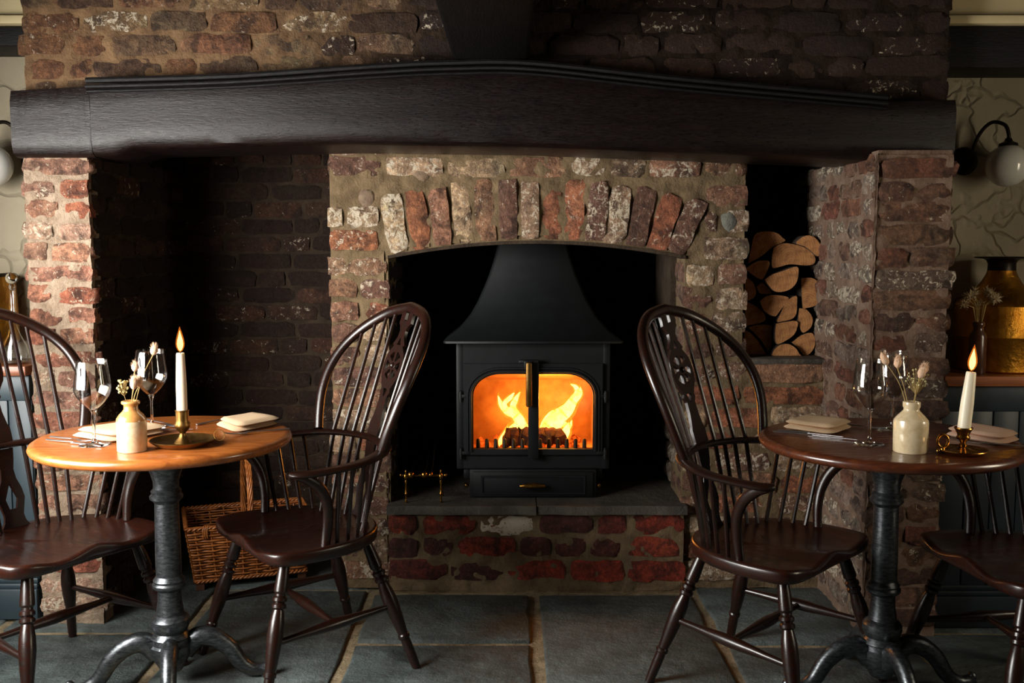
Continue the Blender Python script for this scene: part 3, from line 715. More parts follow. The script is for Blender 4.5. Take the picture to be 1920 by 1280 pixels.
st(MB().box(0.026, 0.100, 3.745, 3.770, 0.855, 0.868, 0.003).box(0.045, 0.075, 3.735, 3.765, 0.835, 0.866, 0.004), 'latch_block', 'stove_dark')
st(MB().box(0.052, 0.076, 3.722, 3.742, 0.69, 0.862, 0.008), 'latch_handle', 'aged_brass')
dr = st(MB().box(-0.150, 0.312, 3.764, 3.78, HZ + 0.006, 0.434, 0.003), 'ash_drawer', 'stove_iron')
st(MB().plate([(-0.120, 0.348), (0.282, 0.348), (0.282, 0.420), (-0.120, 0.420)], [[(-0.112, 0.355), (0.274, 0.355), (0.274, 0.413), (-0.112, 0.413)]], 0.006, XZ(3.760)), 'drawer_bead', 'stove_iron')
st(MB().tube([(0.031, 3.742, 0.384), (0.05, 3.738, 0.386), (0.078, 3.737, 0.387), (0.106, 3.738, 0.386), (0.125, 3.742, 0.384)], [0.006, 0.009, 0.010, 0.009, 0.006], 10).lathe([(0.007, 0), (0.007, 0.03)], 10, (0.078, 3.738, 0.387), Matrix.Rotation(-pi / 2, 4, 'X')), 'drawer_handle', 'brass')
for xx in (-0.176, 0.337):
    st(MB().lathe([(0.003, 0.03), (0.004, 0.012), (0.009, 0.008), (0.010, 0), (0.006, -0.008), (0.0005, -0.010)], 12, (xx, 3.785, 0.378), Matrix.Rotation(-pi / 2, 4, 'X')), 'air_knob', 'brass')
# fire: logs, flames, embers
def burning_log(x0, x1, y, z, r_, sd, label):
    r = random.Random(sd); n = 9; m = MB(); P = []; R = []
    for k in range(n): t = k / (n - 1); P.append((x0 + (x1 - x0) * t, y + r.uniform(-.006, .006), z + r.uniform(-.006, .006))); R.append(r_ * (0.9 + r.uniform(-.08, .12)))
    m.tube(P, R, 9); m.v = [(a + r.uniform(-.006, .006), b + r.uniform(-.004, .004), c + r.uniform(-.005, .005)) for a, b, c in m.v]
    return tag(m.build('burning_log', 'burnt_log', ang=30), label, 'log', 'logs burning in the stove')
burning_log(-0.030, 0.070, 3.93, 0.536, 0.043, 1, 'charred log burning behind the left stove door')
burning_log(0.100, 0.205, 3.94, 0.536, 0.043, 2, 'charred log burning behind the right stove door')
PXM = 3.97 / 1867
def P3(px, py, y):
    f_ = 1867; th = atan2(170, f_); c, s_ = cos(th), sin(th); a = (px - 960) / f_; b = (640 - py) / f_
    d = Vector((a, c + b * s_, -s_ + b * c)); t = y / d.y; return Vector((0, 0, 1.28)) + d * t
def flame(lst, y, label, sd):
    m = MB(); r = random.Random(sd); outer = MB()
    for (pts, yo) in lst:
        sp = smoothpath([(px, py, ra) for px, py, ra in pts], 5); P = []; R = []
        for i, (px, py, ra) in enumerate(sp):
            p = P3(px, py, y + yo + 0.010 * sin(i * 0.9 + sd)); P.append(p[:]); R.append(max(0.0006, ra * PXM))
        m.tube(P, R, 9, up=(0, 1, 0), ry=[x * 0.75 for x in R])
        Q = P + [(P[-1][0] + 0.004 * sin(sd * 3 + len(P)), P[-1][1], P[-1][2] + 0.016)]
        outer.tube(Q, [x * 1.35 + 0.0035 for x in R] + [0.0004], 9, up=(0, 1, 0), ry=[x * 1.05 + 0.003 for x in R] + [0.0004])
    o = tag(m.build('flame', 'fire_flame', ang=80), label, 'flame'); outer.build('outer_flame', 'outer_flame', o, ang=80)
    return o
flame([([(972, 838, 14), (962, 815, 15), (975, 795, 11), (966, 778, 8), (952, 770, 8), (940, 758, 5), (934, 742, .5)], 0), ([(985, 815, 10), (978, 790, 8), (962, 765, 6), (966, 750, 5), (975, 735, .5)], .02),
       ([(950, 770, 5), (946, 756, 4), (957, 745, 4), (964, 736, .5)], -.01), ([(944, 842, 4), (938, 828, 4), (946, 812, 3), (952, 800, .5)], -.03), ([(985, 838, 10), (990, 812, 8), (984, 790, .5)], -.01)], 3.99, 'forked yellow flames behind the left stove door', 1)
flame([([(1028, 836, 16), (1034, 808, 16), (1046, 786, 13), (1062, 770, 12), (1074, 752, 9), (1082, 738, 6), (1080, 726, 4), (1070, 720, .5)], 0), ([(1046, 842, 6), (1054, 822, 9), (1062, 806, 7), (1066, 792, .5)], -.02),
       ([(1020, 822, 8), (1022, 800, 10), (1034, 780, 9), (1046, 770, 5), (1058, 758, .5)], .02), ([(1076, 752, 6), (1087, 738, 5), (1088, 726, .5)], -.01), ([(1048, 850, 3), (1050, 838, 3), (1052, 826, .5)], -.05), ([(1052, 790, 6), (1066, 800, 5), (1072, 788, .5)], .01)], 3.99, 'tall bright flames behind the right stove door', 2)
m = MB(); r = random.Random(9)
for k in range(70):
    m.sphere((r.uniform(-0.14, 0.30), r.uniform(3.87, 4.08), 0.496 + r.uniform(0, 0.016)), r.uniform(0.008, 0.016), 6)
tag(m.build('embers', 'ember', ang=20), 'glowing ember bed on the stove grate', 'embers', kind='stuff')

fg = bpy.data.lights.new('fire_glow', 'POINT'); fg.energy = 7.0; fg.color = (1.0, 0.36, 0.06); fg.shadow_soft_size = 0.03
fgo = link('fire_glow', fg, None, (0.17, 3.90, 0.70))
# brass fire tools on the hearth
rest = thing('fire_tool_rest', 'brass fire tool rest with turned posts beside the stove', 'tool rest', (-0.335, 3.70, HZ))
for dx in (-0.066, 0.066):
    m = MB().lathe([(0.0045, 0), (0.006, 0.004), (0.0035, 0.012), (0.004, 0.03), (0.006, 0.035), (0.004, 0.04), (0.0035, 0.07), (0.006, 0.078), (0.004, 0.086), (0.009, 0.093), (0.010, 0.10), (0.008, 0.108), (0.003, 0.113), (0.004, 0.12), (0.0005, 0.126)], 12, (dx, 0, 0))
    m.tube([(dx, 0, 0.05), (dx, 0.05, 0.055), (dx, 0.10, 0.0)], 0.004, 6)
    m.build('post', 'brass', rest)
MB().tube([(-0.082, 0, 0.105), (0.082, 0, 0.105)], 0.0045, 8).sphere((-0.084, 0, .105), .007, 10).sphere((0.084, 0, .105), .007, 10).build('cross_bar', 'brass', rest)
for i, (dx, hd, lb) in enumerate(((-0.044, 0.0135, 'brass handled poker with the larger ball end on the tool rest'), (0.006, 0.0125, 'brass handled shovel with the middle ball end on the tool rest'), (0.030, 0.008, 'brass handled tongs with a small knob on the tool rest'))):
    t = thing('fire_tool', lb, 'fire tool', (-0.335 + dx, 3.70, HZ + 0.113), 0, 'brass fire tools on the hearth')
    MB().sphere((0, -0.028, 0.0), hd, 16).lathe([(0.004, 0), (0.007, 0.006), (0.004, 0.012)], 10, (0, -0.018, 0), Matrix.Rotation(-pi / 2, 4, 'X')).build('handle', 'brass', t)
    MB().tube([(0, -0.02, 0), (0, 0.10, 0.004), (0, 0.20, 0.010 + 0.03 * i)], 0.0035, 8).build('shaft', 'dark_bronze', t)

# ------------------------------------------------------------------ logs in the niche
LG = [[(360,225),(380,140),(400,60),(450,40),(520,45),(560,75),(572,95),(500,130),(440,180)], [(640,90),(680,65),(720,65),(755,90),(770,130),(765,170),(750,180),(715,150),(680,125),(632,108)],
 [(505,130),(560,105),(640,115),(700,140),(740,180),(738,220),(690,232),(600,225),(540,240),(500,245),(495,200)], [(360,240),(420,205),(480,205),(485,230),(460,290),(440,310),(400,290),(355,255)],
 [(455,310),(500,280),(560,260),(640,235),(648,280),(635,330),(600,365),(550,380),(510,375),(480,345)], [(412,350),(440,325),(460,340),(500,385),(470,390),(430,385)],
 [(660,300),(720,298),(760,325),(780,370),(775,420),(745,455),(690,470),(668,465)], [(430,430),(470,400),(530,395),(595,410),(570,450),(540,490),(520,515),(490,510),(450,480)],
 [(545,500),(580,430),(635,398),(640,440),(635,500),(610,530),(550,545),(525,545)], [(520,555),(570,545),(640,540),(640,580),(620,620),(570,655),(522,670),(515,610)],
 [(650,468),(690,475),(725,520),(720,570),(690,600),(665,603),(645,540)], [(608,660),(660,620),(720,605),(740,640),(735,690),(700,735),(683,745),(650,700)],
 [(510,700),(540,675),(590,668),(630,690),(650,720),(655,745),(505,745)], [(365,575),(420,560),(505,570),(500,640),(490,730),(470,700),(430,640)],
 [(350,430),(400,450),(450,490),(465,530),(440,550),(370,565),(345,560)], [(345,590),(370,600),(420,650),(470,735),(470,745),(345,745)], [(348,290),(390,320),(410,370),(400,410),(360,430),(345,430)]]
LL = ['split log leaning at the top left of the stack', 'small round-backed log at the top right of the stack', 'large split log near the top, third down from the niche opening', 'shadowed wedge log under the top left log',
 'half-round log in the upper middle of the stack', 'small triangular wedge log left of centre', 'half-round log with flat left side against the right niche wall', 'half-round log in the middle of the stack',
 'split log with ragged bark edge beside the middle half-round', 'grey-faced quarter log in the lower middle', 'pale half-moon log low on the right', 'palest quarter log on the sill at bottom right',
 'low half-round log lying on the sill', 'tall dark wedge log at lower left', 'dark log halfway up against the left niche edge', 'dark wedge log at the bottom left corner of the niche', 'dark sliver log high against the left niche edge']
rl = random.Random(3)
for i, poly in enumerate(LG):
    y = 3.79 + rl.uniform(-0.03, 0.03)
    if i in (0, 3, 14, 15, 16, 13): y += 0.03
    pts = [P3(1280 + a / 2.977, 420 + b / 2.977, y) for a, b in poly]
    q = smoothpath([(p.x, p.z) for p in pts + [pts[0]]], 3)[:-1]
    cx = sum(a for a, b in q) / len(q); cz = sum(b for a, b in q) / len(q); z0 = min(b for a, b in q)
    q = [(cx + (a - cx) * 0.975, max(0.8815, cz + (b - cz) * 0.975)) for a, b in q]
    m = MB(); n = len(q); dep = rl.uniform(0.24, 0.30)
    vs = [(a - cx, 0, b - z0) for a, b in q] + [(a - cx, dep * .5, b - z0) for a, b in q] + [(a - cx, dep, b - z0) for a, b in q]
    m.cur = 0; m.add(vs, [tuple(range(n))])
    m.v = []; m.f = []; m.m = []
    fs = []
    for k in range(n): k2 = (k + 1) % n; fs += [(k, k2, n + k2, n + k), (n + k, n + k2, 2 * n + k2, 2 * n + k)]
    m.cur = 1; m.add(vs, fs); m.cur = 0; tr = tessellate_polygon([[Vector((a, b, 0)) for a, b in q]])
    m.f += [tuple(t) for t in tr] + [tuple(x + 2 * n for x in t) for t in tr]; m.m += [0] * (2 * len(tr))
    o = m.build('firewood_log', ['log_end', 'bark'], ang=40, loc=(cx, y, z0))
    tag(o, LL[i], 'log', 'split logs stacked in the niche')

# ------------------------------------------------------------------ windsor armchair
def bowx(y): return -0.240 + 0.075 * (y / 0.205) ** 2
def backpt(y, h, off=0.0): return (bowx(y) * (1 - 0.55 * h) - 0.24 * 0.55 * h - 0.145 * h - off, y, 0.692 + 0.405 * h)
HOOP = [(0, .220), (.15, .240), (.32, .258), (.5, .264), (.66, .250), (.79, .214), (.89, .160), (.96, .095), (1.0, 0.0)]
def hoop_h(y):
    y = abs(y)
    for (h1, y1), (h2, y2) in zip(HOOP[3:], HOOP[4:]):
        if y2 <= y <= y1: return h1 + (h2 - h1) * ((y1 - y) / (y1 - y2)) ** 0.8
    return 0.5
def leg_profile(a, b, name, par):
    A = Vector(a); B = Vector(b)
    prof = [(0, .013), (.03, .0145), (.12, .0175), (.20, .0195), (.225, .0195), (.24, .0150), (.252, .0150), (.265, .0205), (.285, .0205), (.297, .0150), (.309, .0205), (.329, .0205), (.341, .0150), (.355, .0165), (.42, .0215), (.50, .0230), (.60, .0205), (.70, .0165), (.735, .0150), (.745, .0180), (.765, .0180), (.775, .0145), (.85, .0150), (.95, .0140), (1.0, .0125)]
    MB().tube([A.lerp(B, t) for t, r in prof], [r for t, r in prof], 14, up=(0, 1, 0)).build(name, 'chair_wood', par, ang=30)
def make_chair():
    t = link('windsor_armchair', None)
    # saddle seat
    half = smoothpath([(0.205, 0.0), (0.208, 0.10), (0.207, 0.19), (0.190, 0.238), (0.150, 0.258), (0.05, 0.262), (-0.06, 0.240), (-0.15, 0.180), (-0.200, 0.095), (-0.214, 0.0)], 4)
    outl = half + [(x, -y) for x, y in half[-2:0:-1]]
    n = len(outl); vs = []; fs = []
    def top(x, y, s):
        d = 0.016 * max(0, 1 - (s / 0.95) ** 4) * (1.15 if x > -0.05 else 0.9)
        if x > 0.0:
            k = (x / 0.2); thigh = math.exp(-((abs(y) - 0.115) / 0.065) ** 2)
            d += 0.017 * k * k * thigh - 0.004 * k * math.exp(-(y / 0.035) ** 2)
        return 0.442 - d
    rings = [(0.001, 0), (0.3, 0), (0.55, 0), (0.75, 0), (0.88, 0), (0.96, 0), (0.99, -0.003), (1.0, -0.009), (1.0, -0.024), (0.985, -0.036), (0.95, -0.042), (0.5, -0.042), (0.001, -0.042)]
    for (s, dz) in rings:
        for (x, y) in outl:
            xx = x * s + 0.0 ; yy = y * s
            z = (top(xx, yy, s) + dz) if dz > -0.02 else 0.442 + dz
            if dz > -0.02 and dz < 0: z = top(x, y, s) + dz
            vs.append((xx, yy, z))
    for i in range(len(rings) - 1):
        for k in range(n): k2 = (k + 1) % n; fs.append((i * n + k, i * n + k2, (i + 1) * n + k2, (i + 1) * n + k))
    MB().add(vs, fs).build('seat', 'chair_seat_wood', t, ang=60)
    # legs and stretchers
    L = {}
    for sy in (1, -1):
        for nm, a, b in (('f', (0.135, 0.175 * sy, 0.408), (0.240, 0.262 * sy, 0.0)), ('r', (-0.140, 0.130 * sy, 0.408), (-0.262, 0.228 * sy, 0.0))):
            leg_profile(a, b, 'leg', t); L[nm, sy] = (Vector(a), Vector(b))
    mids = {}
    for sy in (1, -1):
        a = L['f', sy][0].lerp(L['f', sy][1], 0.56); b = L['r', sy][0].lerp(L['r', sy][1], 0.52); mids[sy] = a.lerp(b, 0.5)
        pr = [(0, .0085), (.2, .0105), (.42, .0165), (.5, .0175), (.58, .0165), (.8, .0105), (1, .0085)]
        MB().tube([a.lerp(b, q) for q, r in pr], [r for q, r in pr], 12).build('side_stretcher', 'chair_wood', t)
    pr = [(0, .0085), (.2, .0105), (.42, .0165), (.5, .0175), (.58, .0165), (.8, .0105), (1, .0085)]
    MB().tube([mids[1].lerp(mids[-1], q) for q, r in pr], [r for q, r in pr], 12, up=(1, 0, 0)).build('cross_stretcher', 'chair_wood', t)
    # arm bow
    hb = [(0.150, 0.262, 0.664), (0.125, 0.282, 0.664), (0.06, 0.288, 0.666), (-0.03, 0.282, 0.670), (-0.10, 0.256, 0.676), (-0.165, 0.205, 0.682), (-0.212, 0.125, 0.685), (-0.238, 0.0, 0.686)]
    hb = smoothpath(hb + [(x, -y, z) for x, y, z in hb[-2::-1]], 5)
    N_ = len(hb); wd = [0.013 + 0.0095 * min(1, 6 * min(i, N_ - 1 - i) / N_) + 0.004 * math.exp(-((min(i, N_ - 1 - i) - 5) / 4) ** 2) for i in range(N_)]
    MB().tube(hb, wd, 10, ry=0.0105).build('arm_bow', 'chair_wood', t, ang=50)
    for sy in (1, -1):
        p = smoothpath([(0.035, 0.228 * sy, 0.436), (0.030, 0.236 * sy, 0.50), (0.036, 0.250 * sy, 0.56), (0.062, 0.262 * sy, 0.612), (0.105, 0.270 * sy, 0.648), (0.138, 0.272 * sy, 0.662)], 5)
        MB().tube(p, [0.0135 + 0.003 * sin(pi * i / len(p)) for i in range(len(p))], 10, up=(0, 1, 0), ry=[0.0125] * len(p)).build('arm_post', 'chair_wood', t)
    # back hoop
    hp_ = [(h, y) for h, y in HOOP]; sp = smoothpath(hp_, 5); full = sp + [(h, -y) for h, y in sp[-2::-1]]
    MB().tube([backpt(y, h) for h, y in full], 0.0185, 10, up=(1, 0, 0.4), ry=0.0150).build('back_hoop', 'chair_wood', t, ang=50)
    # spindles: four each side of the splat, through the bow to the seat
    for sy in (1, -1):
        for k in range(4):
            yb = (0.064 + 0.036 * k) * sy; yt = (0.078 + 0.042 * k) * sy; ys = (0.060 + 0.028 * k) * sy
            top_ = backpt(yt, hoop_h(yt)); bow = backpt(yb, 0.0); seat = (-0.176 + 0.045 * ((0.060 + 0.028 * k) / 0.13) ** 2, ys, 0.425)
            MB().tube([seat, bow, top_], [0.0062, 0.0072, 0.0058], 8, up=(1, 0, 0)).build('back_spindle', 'chair_wood', t)
        for k, (xs, ys, xa, ya) in enumerate(((-0.112, 0.176, -0.112, 0.249), (-0.078, 0.198, -0.072, 0.267), (-0.042, 0.213, -0.030, 0.281), (-0.004, 0.222, 0.014, 0.286))):
            MB().tube([(xs, ys * sy, 0.425), (xa, ya * sy, 0.674)], 0.0066, 8).build('arm_spindle', 'chair_wood', t)
    # pierced wheel splat
    Ls = 0.43
    hw = [(0, .030), (.10, .031), (.13, .026), (.22, .020), (.30, .019), (.335, .028), (.36, .024), (.385, .030), (.41, .036), (.45, .046), (.50, .051), (.54, .052), (.58, .051), (.63, .046), (.665, .034), (.69, .026), (.705, .033), (.73, .026), (.76, .018), (.81, .016), (.85, .024), (.87, .033), (.90, .031), (.955, .033)]
    right = [(w_ * 1.12, v * Ls) for v, w_ in hw]; notch = [(0.011, .955 * Ls), (0.010, .90 * Ls), (0, .885 * Ls), (-0.010, .90 * Ls), (-0.011, .955 * Ls)]
    outl = right + notch + [(-a, b) for a, b in right[::-1]]
    holes = []; vc = 0.54 * Ls; kx, kz = 1.04, 1.06
    for s in range(6):
        a0 = radians(30 + s * 60) + 0.17; a1 = radians(90 + s * 60) - 0.17
        ou = [(0.041 * cos(a0 + (a1 - a0) * q / 5) * kx, vc + 0.044 * sin(a0 + (a1 - a0) * q / 5) * kz) for q in range(6)]
        am = (a0 + a1) / 2; inn = [(0.017 * cos(am + 0.2), vc + 0.017 * sin(am + 0.2)), (0.017 * cos(am - 0.2), vc + 0.017 * sin(am - 0.2))]
        holes.append(ou + inn)
    holes.append([(-0.013, 0.362 * Ls), (0.013, 0.362 * Ls), (0.002, 0.30 * Ls), (-0.002, 0.30 * Ls)])
    holes.append([(-0.012, 0.70 * Ls), (0.012, 0.70 * Ls), (0.002, 0.755 * Ls), (-0.002, 0.755 * Ls)])
    d0 = Vector(backpt(0, 0)); d1 = Vector(backpt(0, 1)); dv = (d1 - d0).normalized(); nv = Vector((dv.z, 0, -dv.x))
    base = d0 - dv * 0.0
    m = MB().plate(outl, holes, 0.010, lambda u, v, w_: (base + dv * v + Vector((0, u, 0)) + nv * (w_ - 0.005))[:])
    sp_ = m.build('splat', 'chair_wood', t, ang=30)
    MB().sphere((base + dv * vc + nv * 0.004)[:], 0.010, 12, (1, 1, 1)).build('hub', 'chair_wood', sp_)
    lo = [(0.046, 0.0), (0.046, .012), (.034, .03), (.030, .05), (.036, .075), (.042, .10), (.036, .13), (.024, .16), (.020, .19), (.026, .22), (.030, .255)]
    s0 = Vector((-0.185, 0, 0.424)); s1 = d0 - Vector((0, 0, 0.005)); sv = (s1 - s0).normalized(); sn = Vector((sv.z, 0, -sv.x))
    ol = lo + [(-a, b) for a, b in lo[::-1]]
    m = MB().plate(ol, [[(0.012, .07), (.020, .10), (0.0, .15), (-.020, .10), (-.012, .07)]], 0.010, lambda u, v, w_: (s0 + sv * v + Vector((0, u, 0)) + sn * (w_ - 0.005))[:])
    m.build('lower_splat', 'chair_wood', t, ang=30)
    return t
chair = make_chair()
CH = [((-0.640, 3.000), 215.5, 'dark wheel-back windsor armchair between the honey-topped table and the stove'),
      ((0.755, 2.850), -43.5, 'dark wheel-back windsor armchair between the stove and the dark-topped table'),
      ((-1.358, 2.888), -31.0, 'dark windsor armchair in front of the sunlit brick pier, seat lit by daylight'),
      ((1.440, 2.700), 188.0, 'dark windsor armchair in front of the black panelled cabinet, cut by the right edge')]
for i, (p, a, lb) in enumerate(CH):
    o = chair if i == 0 else copy_tree(chair)
    o.location = (p[0], p[1], 0.001); o.rotation_euler = (0, 0, radians(a))
    tag(o, lb, 'chair', 'wheel-back windsor armchairs around the tables')

# ------------------------------------------------------------------ pedestal tables
def make_table(topmat, loc, rz, label):
    t = thing('pedestal_table', label, 'table', loc, 0, 'round pedestal tables')
    R = 0.360
    MB().lathe([(0.0005, 0.718), (R - 0.022, 0.718), (R - 0.010, 0.721), (R - 0.003, 0.727), (R, 0.735), (R - 0.003, 0.743), (R - 0.010, 0.748), (R - 0.020, 0.75), (0.0005, 0.75)], 96).build('table_top', topmat, t, ang=50)
    MB().lathe([(0.13, 0.706), (0.13, 0.7175)], 32).build('mounting_plate', 'cast_iron', t)
    col = [(0.030, 0.05), (0.058, 0.10), (0.060, 0.128), (0.054, 0.134), (0.052, 0.148), (0.057, 0.153), (0.052, 0.160), (0.046, 0.168), (0.050, 0.176), (0.055, 0.188), (0.055, 0.205), (0.048, 0.214), (0.040, 0.220), (0.038, 0.235), (0.034, 0.262), (0.033, 0.292), (0.041, 0.297), (0.047, 0.303), (0.048, 0.311), (0.043, 0.317), (0.045, 0.323), (0.040, 0.330), (0.036, 0.336), (0.0365, 0.40), (0.0345, 0.52), (0.034, 0.552), (0.038, 0.558), (0.046, 0.565), (0.047, 0.573), (0.041, 0.580), (0.043, 0.588), (0.036, 0.596), (0.036, 0.615), (0.043, 0.640), (0.053, 0.662), (0.055, 0.668), (0.050, 0.674), (0.060, 0.69), (0.065, 0.706)]
    MB().lathe(col, 30).build('column', 'cast_iron', t, ang=32)
    for k in range(4):
        a = rz + k * pi / 2
        pr = smoothpath([(0.035, 0.105), (0.075, 0.140), (0.12, 0.134), (0.165, 0.098), (0.20, 0.045), (0.235, 0.022), (0.268, 0.022), (0.282, 0.030)], 4)
        n = len(pr); m = MB()
        m.tube([(r * cos(a), r * sin(a), z) for r, z in pr], [0.026 - 0.009 * i / n for i in range(n)], 10, up=(0, 0, 1), ry=[0.034 - 0.016 * min(1, 1.3 * i / n) for i in range(n)])
        m.sphere((0.280 * cos(a), 0.280 * sin(a), 0.036), 0.014, 10); m.lathe([(0.016, 0.0015), (0.016, 0.02)], 12, (0.268 * cos(a), 0.268 * sin(a), 0))
        m.build('leg', 'cast_iron', t, ang=50)
    return t
make_table('oak_top', (-1.004, 2.84, 0), radians(16), 'round pedestal table with a honey-coloured wooden top')
make_table('mahogany_top', (1.073, 2.80, 0), radians(5), 'round pedestal table with a dark mahogany top')
TZ = 0.7505

# ------------------------------------------------------------------ table ware
def make_glass():
    t = link('wine_glass', None)
    bowl = [(0.008, 0.099), (0.016, 0.104), (0.030, 0.118), (0.042, 0.134), (0.0480, 0.148), (0.0488, 0.156), (0.0478, 0.170), (0.0450, 0.192), (0.0418, 0.215), (0.0396, 0.233), (0.0400, 0.2345)]
    inn = [(r - 0.0009, z + 0.0004) for r, z in bowl[::-1]] + [(0.0004, 0.0995)]
    MB().lathe([(0.0004, 0.0985)] + bowl + inn[1:], 40).build('bowl', 'wine_glass', t, ang=80)
    MB().lathe([(0.0405, 0.0), (0.0412, 0.0015), (0.038, 0.003), (0.022, 0.0048), (0.010, 0.0075), (0.0055, 0.013), (0.0042, 0.025), (0.0038, 0.055), (0.0042, 0.080), (0.0062, 0.092), (0.011, 0.0985)], 32).build('stem', 'stem_glass', t, ang=80)
    return t
g = make_glass()
GL = [((-1.143, 2.690), 'wine glass in front on the honey-topped table, left of the vase'), ((-1.084, 2.965), 'wine glass at the back of the honey-topped table, behind the dried flowers'),
      ((0.981, 2.700), 'wine glass in front on the dark table, left of the vase'), ((1.128, 2.925), 'wine glass at the back of the dark table, behind the dried flowers')]
for i, (p, lb) in enumerate(GL):
    o = g if i == 0 else copy_tree(g)
    o.location = (p[0], p[1], TZ); tag(o, lb, 'wine glass', 'wine glasses on the two tables')
def bottle_vase(loc, style, label):
    t = thing('stoneware_vase', label, 'vase', loc, 0, 'small stoneware bottle vases')
    if style == 0:
        MB().lathe([(0.0005, 0.0), (0.036, 0.0), (0.0385, 0.003), (0.0385, 0.082)], 36).build('body', 'stoneware', t, ang=50)
        MB().lathe([(0.0385, 0.082), (0.0375, 0.088), (0.031, 0.098), (0.023, 0.106), (0.0185, 0.112), (0.018, 0.120), (0.0185, 0.124), (0.0235, 0.1265), (0.0245, 0.130), (0.0230, 0.1335), (0.018, 0.135), (0.0145, 0.133), (0.014, 0.11), (0.0005, 0.10)], 36).build('neck', 'stoneware_tan', t, ang=60)
    else:
        MB().lathe([(0.0005, 0.0), (0.041, 0.0), (0.0435, 0.003), (0.0445, 0.080), (0.0430, 0.086)], 36).build('body', 'stoneware', t, ang=50)
        MB().lathe([(0.0430, 0.086), (0.034, 0.097), (0.026, 0.105), (0.0205, 0.111), (0.0195, 0.116), (0.0225, 0.121), (0.0225, 0.131), (0.0215, 0.134), (0.017, 0.134), (0.0155, 0.130), (0.015, 0.11), (0.0005, 0.10)], 36).build('neck', 'stoneware', t, ang=60)
    return t
V1 = (-1.010, 2.612, TZ); V2 = (1.054, 2.600, TZ)
bottle_vase(V1, 0, 'cream stoneware bottle vase with a tan neck')
bottle_vase(V2, 1, 'cream stoneware bottle vase with a plain pale neck')
def posy(loc, tails, bunch, label, sd):
    r = random.Random(sd)
    t = thing('dried_flowers', label, 'dried flowers', loc, 0, 'dried flower posies in the vases')
    for (dx, dy, dz, ln, lean) in tails:
        base = Vector((dx * 0.12, dy * 0.12, 0.104)); tip = Vector((dx, dy, dz)); mid = base.lerp(tip, 0.55) + Vector((dx * -0.12, 0, 0.006))
        s = MB().tube(smoothpath([base[:], mid[:], tip[:]], 5), 0.0011, 6, up=(1, 0, 0)).build('stem', 'dried_stem', t)
        d = Vector((lean, 0, 1)).normalized(); m = MB(); q = d.to_track_quat('Z', 'Y').to_matrix().to_4x4()
        m.lathe([(0.0005, 0), (0.006, 0.004), (0.0095, 0.3 * ln), (0.010, 0.5 * ln), (0.0075, 0.75 * ln), (0.003, 0.95 * ln), (0.0004, ln)], 14, tip[:], q)
        m.v = [(x + r.uniform(-.0011, .0011), y + r.uniform(-.0011, .0011), z + r.uniform(-.0011, .0011)) for x, y, z in m.v]
        c0 = tip + d * ln * 0.55
        for k in range(70):
            dd = Vector((r.gauss(0, 1), r.gauss(0, 1), r.gauss(0.3, 1))).normalized(); p0 = c0 + Vector((dd.x * .007, dd.y * .007, dd.z * ln * .36)); p1 = p0 + dd * 0.006 + d * 0.004
            m.tube([p0[:], p1[:]], [0.0005, 0.0001], 3, cap=False)
        m.build('flower_head', 'bunny_tail', t, ang=80)
    bx_, by_, bz_, br = bunch
    m = MB(); s = MB()
    for k in range(34):
        d = Vector((r.gauss(0, 1), r.gauss(0, 1), r.gauss(0.2, 1))).normalized() * br * r.uniform(0.55, 1.0)
        c = Vector((bx_, by_, bz_)) + Vector((d.x, d.y, d.z * 1.2)); m.sphere(c[:], r.uniform(0.0022, 0.0036), 7)
        s.tube([(bx_ * 0.3, by_ * 0.3, 0.11), (bx_ * .8, by_ * .8, bz_ - br * 1.4), c[:]], 0.0006, 4, up=(1, 0, 0), cap=False)
    m.build('berry_sprig', 'dried_berry', t, ang=80)['kind'] = 'stuff'; s.build('sprig_twigs', 'dried_stem', t)['kind'] = 'stuff'
posy(V1, [(0.052, 0.03, 0.252, 0.030, 0.25), (0.010, 0.01, 0.210, 0.028, 0.1), (0.014, -0.012, 0.166, 0.036, 0.02), (0.020, 0.005, 0.170, 0.030, 0.1)], (-0.020, 0.0, 0.172, 0.018), 'dried bunny tails and small berries in the tan-necked vase', 1)
posy(V2, [(-0.060, 0.02, 0.228, 0.038, -0.5), (-0.018, 0.06, 0.215, 0.036, 0.05), (0.014, -0.01, 0.196, 0.040, 0.35), (0.030, 0.01, 0.205, 0.032, 0.3)], (0.018, 0.01, 0.192, 0.030), 'dried bunny tails and small berries in the plain pale vase', 2)

def candle(loc, h, r0, r1, lean, label, flab):
    t = thing('taper_candle', label, 'candle', loc, 0, 'lit taper candles'); t.rotation_euler = (0, lean, 0)
    MB().lathe([(0.0005, 0), (r0, 0), (r0 * 0.98, h * 0.5), (r1, h * 0.97), (r1 * 0.9, h * 0.995), (r1 * 0.5, h * 0.985), (0.0005, h * 0.98)], 24).build('wax_body', 'wax', t, ang=60)
    MB().tube([(0, 0, h * 0.97), (0.001, 0, h + 0.006), (0.002, 0, h + 0.012)], 0.0011, 6).build('wick', 'wick', t)
    MB().lathe([(0.0005, h + 0.004), (0.004, h + 0.008), (0.0072, h + 0.016), (0.0080, h + 0.024), (0.0068, h + 0.034), (0.0042, h + 0.044), (0.0018, h + 0.053), (0.0003, h + 0.060)], 16).build('flame', 'candle_flame', t, ang=80)
    MB().lathe([(0.0005, h + 0.001), (0.0065, h + 0.006), (0.0108, h + 0.016), (0.0118, h + 0.025), (0.0102, h + 0.037), (0.0068, h + 0.050), (0.0030, h + 0.062), (0.0003, h + 0.071)], 16).build('flame_mantle', 'candle_mantle', t, ang=80)
    return t
